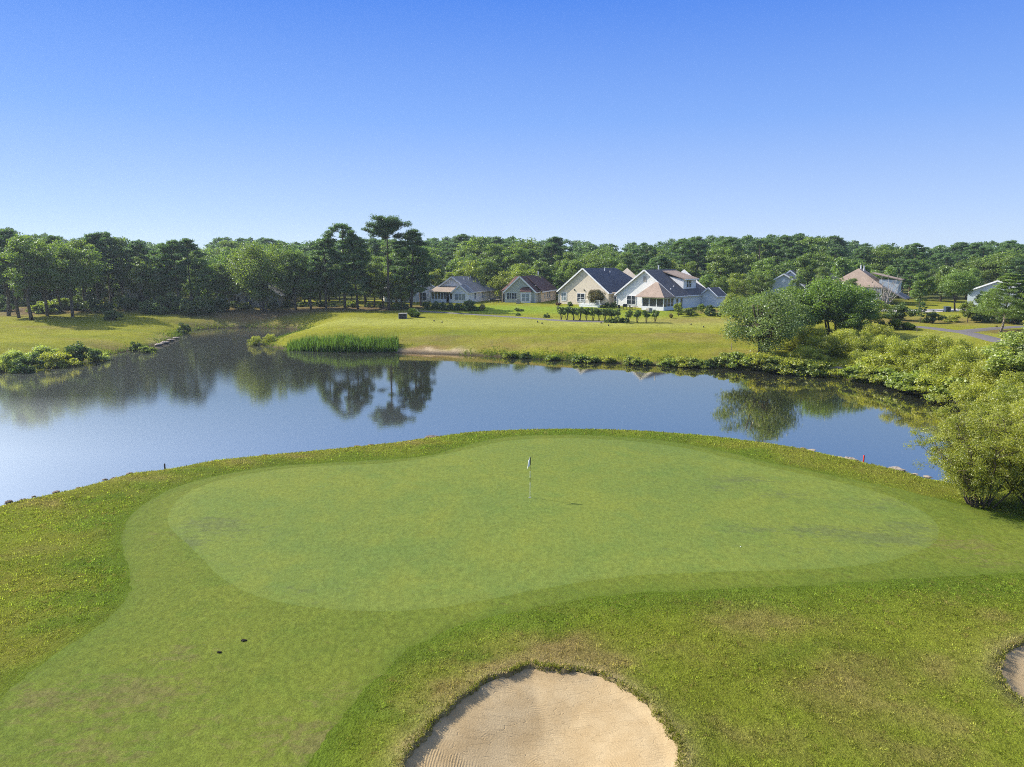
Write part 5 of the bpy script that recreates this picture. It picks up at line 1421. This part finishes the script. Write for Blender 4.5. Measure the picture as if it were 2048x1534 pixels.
for px, b, t, k, lab in [(1340, 615, 596, 'ball', 'dark upright evergreen beside the screened porch'), (1362, 612, 594, 'ball', 'second dark upright evergreen by the white side wall'),
                         (1357, 632, 604, 'maple', 'bushy green shrub tree right of the screened porch'), (1376, 630, 613, 'lowgreen', 'pale low shrub beside the bushy shrub tree'), (1342, 636, 626, 'tantuft', 'pale grass clump in the bed right of the porch'),
                         (1385, 604, 578, 'pine_d', 'blue-green young conifer before the dormer of the white house'), (1403, 612, 592, 'plumbush', 'dark red plum shrub behind the white house'), (1392, 612, 600, 'shrub_a', 'very dark shrub at the right of the white house'),
                         (1402, 628, 606, 'maple', 'young green shrub on the mulch bed right of the white house'), (1418, 632, 617, 'shrub_b', 'round low shrub on the bare slope'), (1420, 622, 607, 'shrub_a', 'medium shrub behind the bare slope'), (1438, 633, 624, 'mound', 'small grass mound at the right end of the bare slope')]:
    px_plant(k, px, b, t, lab, 'shrub')
# garden trees among the houses
for px, D, t, k, lab in [(940, 178, 519, 'maple_b', 'bright yellow-green tree behind the grey gabled house'), (915, 178, 535, 'maple', 'small bright tree left of the yellow-green one behind the grey house'), (868, 176, 535, 'maple', 'bright small tree right of the white gabled house'),
                         (1005, 172, 541, 'maple_b', 'yellow-green tree between the grey and dark-red roofed houses'), (1045, 176, 526, 'maple_b', 'pale yellow-green tree above the dark-red roof'), (1022, 180, 532, 'maple_b', 'pale leafy tree covering the tan roof behind'), (1085, 184, 528, 'oak_d', 'darker tree right of the pale trees above the dark-red roof'), (1118, 182, 540, 'oak_d', 'bushy tree behind the vent of the dark-red roof'),
                         (1330, 186, 520, 'maple_b', 'bright lime tree above the ridge of the white house'), (1415, 168, 543, 'oak_d', 'grey-green tree behind the right end of the white house'), (1442, 160, 548, 'oak_d', 'dark rounded tree right of the white house'), (1470, 165, 545, 'maple_b', 'medium green tree beside the dark rounded tree'), (1520, 168, 542, 'oak_c', 'pale olive tree left of the small blue gable'), (1592, 162, 546, 'oak_b', 'grey-green tree at the right of the small blue gable'),
                         (1640, 172, 530, 'oak_b', 'tree behind the forked tree on the right bank'), (1700, 150, 552, 'oak_d', 'leafy tree hiding the tan house front'), (1840, 148, 542, 'oak_d', 'round green tree beyond the cart path fork'), (1912, 145, 536, 'oak_c', 'broad green tree left of the right-hand blue gable'), (1735, 140, 582, 'pine_d', 'short dark pine below the tan house'), (1682, 156, 562, 'oak_low', 'low-branched leafy tree at the left of the tan house'), (1975, 140, 575, 'oak_low', 'low-branched tree left of the leaning white pine')]:
    px_plant(k, px, 0, t, lab, 'tree', None, D=D)
px_plant('dead', 1772, 602, 556, 'bare grey leafless tree beside the tan house', 'tree', D=150)
# right bank
px_plant('birch', 1524, 712, 578, 'multi-stemmed silvery tree at the right end of the far bank', 'tree', wpx=185)
px_plant('bank_tree', 1558, 662, 574, 'spreading dark-green tree behind the multi-stemmed silvery tree', 'tree', wpx=165)
px_plant('roundtree', 1468, 634, 583, 'dense rounded bright-green shrub left of the silvery tree', 'shrub', wpx=52)
px_plant('bank_tree', 1664, 668, 550, 'broad forked tree rising from the yellow-green willows', 'tree', wpx=165)
px_plant('oak_low', 1588, 690, 606, 'dark leafy tree filling the gap right of the silvery tree', 'tree', wpx=80); px_plant('oak_low', 1705, 676, 604, 'dark leafy tree under the right side of the forked tree', 'tree', wpx=80)
px_plant('oak_d', 1608, 668, 600, 'bushy green tree between the two broad bank trees', 'tree', wpx=70)
px_plant('maple_b', 1740, 655, 598, 'dark bushy tree at the right of the forked tree', 'tree', wpx=70)
for px, b, t, k, lab in [(1790, 658, 636, 'mound', 'large clipped-looking grass mound by the cart path'), (1812, 659, 643, 'mound', 'middle grass mound by the cart path'), (1822, 660, 647, 'mound', 'smallest grass mound by the cart path'), (1735, 652, 638, 'shrub_b', 'low dark shrub left of the grass mounds'), (1765, 655, 640, 'shrub_a', 'green shrub just left of the grass mounds')]:
    px_plant(k, px, b, t, lab, 'shrub')
for px, b, t, k, lab in [(1800, 640, 600, 'shrub_a', 'dark evergreen bush at the roadside'), (1840, 646, 603, 'pine_d', 'low spreading pine beyond the cart path'), (1865, 646, 618, 'shrub_a', 'dark mounded juniper beyond the cart path'), (1935, 645, 600, 'maple', 'loose green bush right of the bins'), (1955, 642, 605, 'shrub_a', 'dark bush behind the leaning white pine'), (1905, 644, 628, 'lowolive', 'low olive bush beyond the cart path fork'),
                         (1993, 655, 650, 'tantuft', 'small tan grass clump by the leaning trunk'), (2035, 648, 600, 'shrub_a', 'dark shrub in the shade at the far right'), (1985, 640, 612, 'shrub_a', 'dark shrub under the leaning white pine')]:
    px_plant(k, px, b, t, lab, 'shrub')
px_plant('whitepine', 2002, 664, 548, 'white pine with a pale leaning trunk beside the cart path', 'tree', wpx=125, tilt=.10, rz=None)
px_plant('whitepine', 2062, 668, 555, 'second white pine at the right edge behind the path', 'tree', wpx=110)
w_list = [(1592, 700, 648, 'willow_b'), (1625, 705, 655, 'willow_a'), (1648, 712, 668, 'willow_b'), (1608, 728, 690, 'willow_b'), (1640, 735, 700, 'willow_c'), (1690, 700, 655, 'willow_b'), (1715, 715, 662, 'willow_c'), (1748, 702, 652, 'willow_a'), (1775, 712, 668, 'willow_b'),
          (1730, 738, 700, 'willow_b'), (1765, 745, 712, 'lowolive'), (1800, 745, 690, 'willow_a'), (1835, 738, 680, 'willow_c'), (1870, 740, 678, 'willow_a'), (1905, 745, 682, 'willow_c'), (1940, 752, 692, 'willow_b'), (1975, 752, 700, 'willow_a'), (1860, 765, 712, 'willow_b'), (1915, 770, 710, 'willow_a'), (1955, 785, 725, 'willow_b'),
          (1720, 760, 732, 'lowgreen'), (1750, 768, 738, 'lowolive'), (1785, 775, 742, 'lowgreen'), (1820, 782, 745, 'lowgreen'), (1855, 790, 752, 'lowgreen'), (1890, 800, 758, 'lowolive'), (1920, 808, 762, 'lowgreen'), (1945, 825, 770, 'willow_b'), (1985, 800, 735, 'willow_a'), (2020, 790, 720, 'willow_c'),
          (1520, 738, 708, 'lowolive'), (1550, 742, 715, 'lowgreen'), (1580, 746, 718, 'lowolive'), (1610, 747, 722, 'lowgreen'), (1480, 730, 708, 'lowgreen'), (1640, 748, 725, 'lowolive'), (1450, 726, 710, 'lowgreen')]
wl = {'willow_a': 'rounded yellow-green willow shrub', 'willow_b': 'low spreading yellow-green willow shrub', 'willow_c': 'taller upright yellow-green willow shrub', 'lowgreen': 'fresh green waterside bush', 'lowolive': 'low olive waterside bush'}
def where(px, b):
    if px < 1500: return 'left of the multi-stemmed silvery tree'
    if px < 1600: return 'below the multi-stemmed silvery tree'
    if px < 1665: return 'left of the stony inlet'
    if px < 1760: return 'around the foot of the forked tree' if b < 720 else 'just right of the stony inlet'
    if px < 1880: return 'on the middle of the right bank' if b < 760 else 'leaning over the right waterline'
    return 'on the bank near the right edge' if b < 760 else 'at the right corner of the pond'
cnt = {}
for px, b, t, k in w_list:
    lab = wl[k] + ' ' + where(px, b); cnt.setdefault(lab, 0); cnt[lab] += 1
    if b > 758 and px > 1700: b -= 8; t -= 3
    o_ = px_plant(k, px, b, t - (13 if px > 1780 and k[0] == 'w' else 7), lab, 'shrub', 'shrubs of the right bank'); o_.scale.x *= 1.16; o_.scale.y *= 1.16
for i, (px, dy, k) in enumerate([(1022, 11, 'lowgreen'), (1052, 10, 'shrub_b'), (1105, 10, 'lowgreen'), (1160, 13, 'lowgreen'), (1185, 12, 'lowgreen'), (1215, 11, 'lowolive'), (1262, 14, 'lowgreen'), (1290, 12, 'lowgreen'), (1335, 13, 'lowgreen'), (1365, 15, 'lowolive'), (1392, 16, 'lowgreen'), (1425, 15, 'shrub_b')]):
    b = float(np.interp(px, [920, 1000, 1100, 1200, 1300, 1400, 1480], [709, 713, 719, 724, 730, 733, 735]))
    px_plant(k, px, b, b - dy * 1.3, {'lowgreen': 'fresh green bush', 'lowolive': 'olive bush', 'shrub_b': 'dark green bush'}[k] + ' at the waterline below the far tee', 'bush', 'bushes along the far waterline')
px_plant('poplar', 2052, 790, 640, 'pale grey-leaved poplar at the right edge of the view', 'tree', wpx=150)
for i, (px, b, t, k, lab) in enumerate([(2010, 860, 765, 'willow_a', 'dense green willow behind the near big willow'), (2050, 880, 755, 'willow_c', 'tall green willow at the right edge behind the near big willow'), (1975, 850, 775, 'willow_b', 'lower green willow by the pond corner'), (2040, 830, 740, 'willow_a', 'green willow between the poplar and the near willows')]):
    px_plant(k, px, b, t, lab, 'shrub')
px_plant('near_willow', 1962, 1012, 812, 'big near yellow-green willow with many dark stems by the green', 'shrub', 'near willows by the green', rz=.4)
px_plant('near_willow', 2085, 1018, 800, 'near willow cut by the right edge of the view', 'shrub', 'near willows by the green', rz=2.2)

# ------------------------------------------------------------------ forest behind: trees that can be told apart, then the wood beyond
def land(px):
    for a, b, s in [(-400, 150, 'beyond the left end of the pond stand'), (150, 330, 'behind the left flat-topped pines'), (330, 470, 'right of the left stand'), (470, 640, 'behind the multi-stemmed tree'), (640, 860, 'behind the lone pine'),
                    (860, 1000, 'behind the grey gabled house'), (1000, 1130, 'behind the dark-red roof'), (1130, 1290, 'behind the navy-roofed cream house'), (1290, 1420, 'behind the white house'), (1420, 1540, 'behind the dark rounded tree'), (1540, 1650, 'behind the small blue gable'), (1650, 1800, 'behind the tan-roofed house'), (1800, 1930, 'behind the road and bins'), (1930, 2600, 'behind the right-hand blue gable')]:
        if a <= px < b: return s
skyline = [(-300, 450), (0, 455), (60, 458), (150, 476), (230, 474), (330, 487), (430, 480), (470, 474), (600, 482), (700, 480), (860, 478), (900, 473), (1000, 471), (1060, 478), (1100, 480), (1150, 476), (1200, 490), (1290, 484), (1400, 471), (1500, 470), (1600, 472), (1650, 476), (1720, 484), (1800, 492), (1900, 488), (2000, 481), (2100, 480), (2400, 480)]
sx_ = [a for a, b in skyline]; sy_ = [b for a, b in skyline]
gf = random.Random(3)
for i in range(30):
    px = -70 + 530 * (i + gf.uniform(.1, .9)) / 30; d = 158 + gf.uniform(0, 26)
    k = gf.choice(['oak_d', 'pine_full', 'oak_low', 'oak_b', 'oak_low']); t = float(np.interp(px, [0, 150, 330, 460], [475, 492, 500, 505])) + gf.uniform(0, 40)
    o_ = px_plant(k, px, 0, t, ('dark pine' if k[0] == 'p' else 'low-branched leafy tree') + ' deep inside the left stand ' + land(px), 'tree', 'trees deep in the left stand', D=d); o_.scale.x *= 1.15; o_.scale.y *= 1.15
for i in range(16):
    px = 560 + 300 * (i + gf.uniform(.1, .9)) / 16; d = 163 + gf.uniform(0, 16)
    if 735 < px < 770 or px > 840: continue
    k = gf.choice(['oak_d', 'pine_full', 'oak_low', 'oak_b']); t = 500 + gf.uniform(-5, 40)
    px_plant(k, px, 0, t, ('dark pine' if k[0] == 'p' else 'low-branched leafy tree') + ' behind the row of tall pines by the white gable', 'tree', 'trees behind the tall pines', D=d)
for i in range(26):
    px = -50 + 500 * (i + gf.uniform(.1, .9)) / 26; d = 148 + gf.uniform(0, 12)
    k = gf.choice(['shrub_a', 'lowgreen', 'shrub_a', 'shrub_b']); o_ = px_plant(k, px, 0, 585 + gf.uniform(-8, 16), 'tall undergrowth bush in the shade of the left stand ' + ('behind the stout trunks' if px < 150 else 'behind the flat-topped pines' if px < 330 else 'near its right end'), 'bush', 'tall undergrowth of the left stand', D=d); o_.scale.x *= .8
rows = [(184, 552, 34, .9), (196, 525, 30, .75), (208, 508, 32, .6), (222, 494, 34, .45), (240, 482, 32, .3)]
for ri, (D, top, n, dec) in enumerate(rows):
    for i in range(n):
        px = -60 + (2170) * (i + gf.uniform(.1, .9)) / n
        sk = float(np.interp(px, sx_, sy_))
        t = sk + (top - 482) * (.55 if px > 860 else .4) + gf.uniform(-14, 12)
        if ri == 4: t = sk + gf.uniform(-7, 12)
        if px < 430: t = max(t, sk + 14)
        d = D + gf.uniform(-5, 6)
        dk = gf.random() < dec + (.25 if px > 1700 else 0) * -1
        key = (gf.choice(['oak_a', 'oak_b', 'oak_c', 'oak_d']) if ri else gf.choice(['oak_d', 'oak_b', 'oak_low', 'oak_low'])) if dk else gf.choice(['pine_a', 'pine_d', 'pine_full', 'pine_c'] if ri > 1 else ['pine_full', 'pine_d'])
        lab = {True: ['full leafy tree at the forest front', 'full leafy tree just inside the forest', 'leafy crown in the middle of the forest', 'leafy crown high in the forest', 'leafy crown on the forest skyline'][ri],
               False: ['dark pine at the forest front', 'dark pine just inside the forest', 'dark pine in the middle of the forest', 'dark pine high in the forest', 'dark pine on the forest skyline'][ri]}[dk]
        o_ = px_plant(key, px, 0, t, lab + ' ' + land(px), 'tree', 'trees of the forest behind the houses', D=d); o_.scale.x *= 1.22; o_.scale.y *= 1.22
# far wood, one mass
V0, F0, T0 = [], [], []
nv = 0
lib = []
for k, s in (('pine_d', 1), ('oak_a', 2), ('pine_a', 3), ('pine_full', 4)):
    me = PROTO[k]['crown']; a = np.empty(len(me.vertices) * 3, np.float32); me.vertices.foreach_get('co', a)
    tn = np.empty(len(me.polygons), np.float32); me.attributes['tone'].data.foreach_get('value', tn)
    a = a.reshape(-1, 4, 3); sel = np.random.default_rng(s).permutation(len(a))[:2200]
    c = a[sel].mean(1, keepdims=True); lib.append(((a[sel] - c) * 2.0 + c, tn[sel], PROTO[k]['H']))
for i in range(330):
    D = 258 + 150 * (i / 330) ** 1.3 + gf.uniform(-6, 6)
    px = gf.uniform(-150, 2200)
    x = at_depth(px, 600, D)[0]; z = hz(x, D)
    Ht = at_depth(px, float(np.interp(px, sx_, sy_)) + gf.uniform(-3, 12), D)[2] - z
    q, tn, H0 = lib[i % 4]
    th = gf.uniform(0, 6.28); s = Ht / H0; R2 = np.array([[math.cos(th), -math.sin(th), 0], [math.sin(th), math.cos(th), 0], [0, 0, 1]])
    sw = min(s, 1.25)
    V0.append(((q @ R2.T) * np.array([sw * 1.15, sw * 1.15, s]) + np.array([x, D, z])).reshape(-1, 3)); T0.append(tn)
V0 = np.concatenate(V0); T0 = np.concatenate(T0)
tag(link('far_woods', np_mesh('far_woods', V0, np.arange(len(V0)).reshape(-1, 4), M['pine'], faceval=T0)), 'distant wood along the horizon beyond the houses', 'woods', kind='stuff')
# ------------------------------------------------------------------ camera, light, render settings
mb = MB(); mb.box(-420, 420, -60, 470, -3.5, 27); m, nt, out = new_mat('haze')
vol = N(nt, 'ShaderNodeVolumePrincipled'); vol.inputs['Color'].default_value = (.72, .86, 1, 1); vol.inputs['Density'].default_value = .00018; vol.inputs['Anisotropy'].default_value = .35
nt.links.new(vol.outputs[0], out.inputs['Volume'])
tag(mb.build('haze', m), 'thin bluish morning haze in the air', 'haze', kind='stuff')
cam = bpy.data.cameras.new('camera'); cam.sensor_width = 36; cam.lens = F / 2048 * 36; cam.clip_end = 9000; cam.clip_start = .5
co = bpy.data.objects.new('camera', cam); COL.objects.link(co)
co.location = (0, 0, CAM_Z); co.rotation_euler = (math.pi / 2 - PITCH, 0, 0)
scene.camera = co
# look-alikes that carry one label are told apart by their order
by = {}
bpy.context.view_layer.update()
for o in scene.objects:
    if o.parent is None and o.get('label') and o.get('group'): by.setdefault((o['group'], o['label']), []).append(o)
for (g_, l_), os_ in by.items():
    n_ = len(os_)
    if 1 < n_ <= 7 and len(l_.split()) <= 12:
        os_.sort(key=lambda o: o.location.x / o.location.y)
        nm = ['leftmost', 'second from left', 'third from left', 'fourth from left', 'fifth from left', 'sixth from left', 'seventh from left']
        for i_, o in enumerate(os_):
            o['label'] = l_ + ', ' + ('rightmost' if i_ == n_ - 1 else 'middle one' if n_ == 3 and i_ == 1 else nm[i_])
SUN_EL, SUN_DX, SUN_DY = R(37), -.918, .397
sl = bpy.data.lights.new('sun', 'SUN'); sl.energy = 4.7; sl.angle = R(.55); sl.color = (1.0, .93, .80)
so = bpy.data.objects.new('sun', sl); COL.objects.link(so)
sd = Vector((SUN_DX * math.cos(SUN_EL), SUN_DY * math.cos(SUN_EL), math.sin(SUN_EL)))
so.rotation_euler = sd.to_track_quat('Z', 'Y').to_euler()
so.location = sd * 200
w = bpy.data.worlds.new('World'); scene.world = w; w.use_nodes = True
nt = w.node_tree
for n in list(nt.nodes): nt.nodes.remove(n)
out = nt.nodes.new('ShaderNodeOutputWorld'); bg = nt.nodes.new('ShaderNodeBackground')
sky = nt.nodes.new('ShaderNodeTexSky'); sky.sky_type = 'NISHITA'; sky.sun_disc = False
sky.sun_elevation = SUN_EL; sky.sun_rotation = math.atan2(SUN_DX, SUN_DY)
sky.altitude = 0; sky.air_density = .6; sky.dust_density = 0; sky.ozone_density = 6
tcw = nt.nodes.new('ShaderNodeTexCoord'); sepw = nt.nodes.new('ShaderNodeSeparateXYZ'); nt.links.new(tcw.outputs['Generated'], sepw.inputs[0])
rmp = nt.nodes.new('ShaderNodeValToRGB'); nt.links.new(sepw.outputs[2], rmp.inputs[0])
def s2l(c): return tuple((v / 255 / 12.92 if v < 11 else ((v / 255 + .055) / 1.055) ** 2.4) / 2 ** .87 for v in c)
stops = [(0.0, (205, 222, 246)), (.03, (200, 219, 248)), (.065, (186, 211, 252)), (.18, (138, 181, 254)), (.32, (86, 143, 246)), (.42, (100, 154, 244)), (.6, (165, 196, 248)), (1.0, (185, 208, 250))]  # upper stops, above the frame, made brighter and whiter to add ambient fill
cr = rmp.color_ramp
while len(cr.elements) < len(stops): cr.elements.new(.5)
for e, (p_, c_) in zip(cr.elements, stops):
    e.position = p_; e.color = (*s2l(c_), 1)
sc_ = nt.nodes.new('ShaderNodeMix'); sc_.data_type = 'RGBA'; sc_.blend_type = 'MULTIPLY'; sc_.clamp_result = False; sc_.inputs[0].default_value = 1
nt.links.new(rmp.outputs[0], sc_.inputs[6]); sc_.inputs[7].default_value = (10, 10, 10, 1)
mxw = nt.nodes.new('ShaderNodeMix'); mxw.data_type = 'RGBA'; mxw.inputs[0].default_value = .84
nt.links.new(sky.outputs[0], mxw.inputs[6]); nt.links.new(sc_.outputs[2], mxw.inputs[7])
# aureole added round the sun, unseen at left, to brighten water and soft fill
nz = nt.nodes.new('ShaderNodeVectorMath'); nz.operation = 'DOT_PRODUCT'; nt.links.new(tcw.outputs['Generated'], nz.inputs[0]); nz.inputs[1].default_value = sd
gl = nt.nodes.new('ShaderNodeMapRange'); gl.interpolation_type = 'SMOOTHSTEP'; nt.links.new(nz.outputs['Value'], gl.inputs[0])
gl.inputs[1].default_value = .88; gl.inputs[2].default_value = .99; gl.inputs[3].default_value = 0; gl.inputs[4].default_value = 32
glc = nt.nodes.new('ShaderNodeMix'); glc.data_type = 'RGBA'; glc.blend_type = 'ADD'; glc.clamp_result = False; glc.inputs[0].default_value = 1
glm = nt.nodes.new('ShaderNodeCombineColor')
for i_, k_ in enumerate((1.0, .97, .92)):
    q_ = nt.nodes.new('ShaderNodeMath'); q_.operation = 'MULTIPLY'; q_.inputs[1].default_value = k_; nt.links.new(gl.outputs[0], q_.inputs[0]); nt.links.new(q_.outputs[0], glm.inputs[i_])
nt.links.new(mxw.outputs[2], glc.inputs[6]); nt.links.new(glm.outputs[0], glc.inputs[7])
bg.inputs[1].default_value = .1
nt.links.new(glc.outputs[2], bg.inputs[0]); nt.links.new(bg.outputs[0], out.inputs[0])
scene.view_settings.view_transform = 'Standard'; scene.view_settings.look = 'None'; scene.view_settings.gamma = 1
scene.view_settings.exposure = .87
cy = scene.cycles
cy.max_bounces = 8; cy.diffuse_bounces = 5; cy.glossy_bounces = 3; cy.transmission_bounces = 4; cy.transparent_max_bounces = 4; cy.volume_bounces = 0
cy.use_denoising = False
cy.pixel_filter_type = 'BLACKMAN_HARRIS'; cy.filter_width = 1.0; scene.render.filter_size = 1.0
cy.denoiser = 'OPENIMAGEDENOISE'; cy.denoising_input_passes = 'RGB_ALBEDO_NORMAL'; cy.denoising_prefilter = 'ACCURATE'; cy.sample_clamp_indirect = 2.5; cy.sample_clamp_direct = 3
cy.caustics_reflective = False; cy.caustics_refractive = False
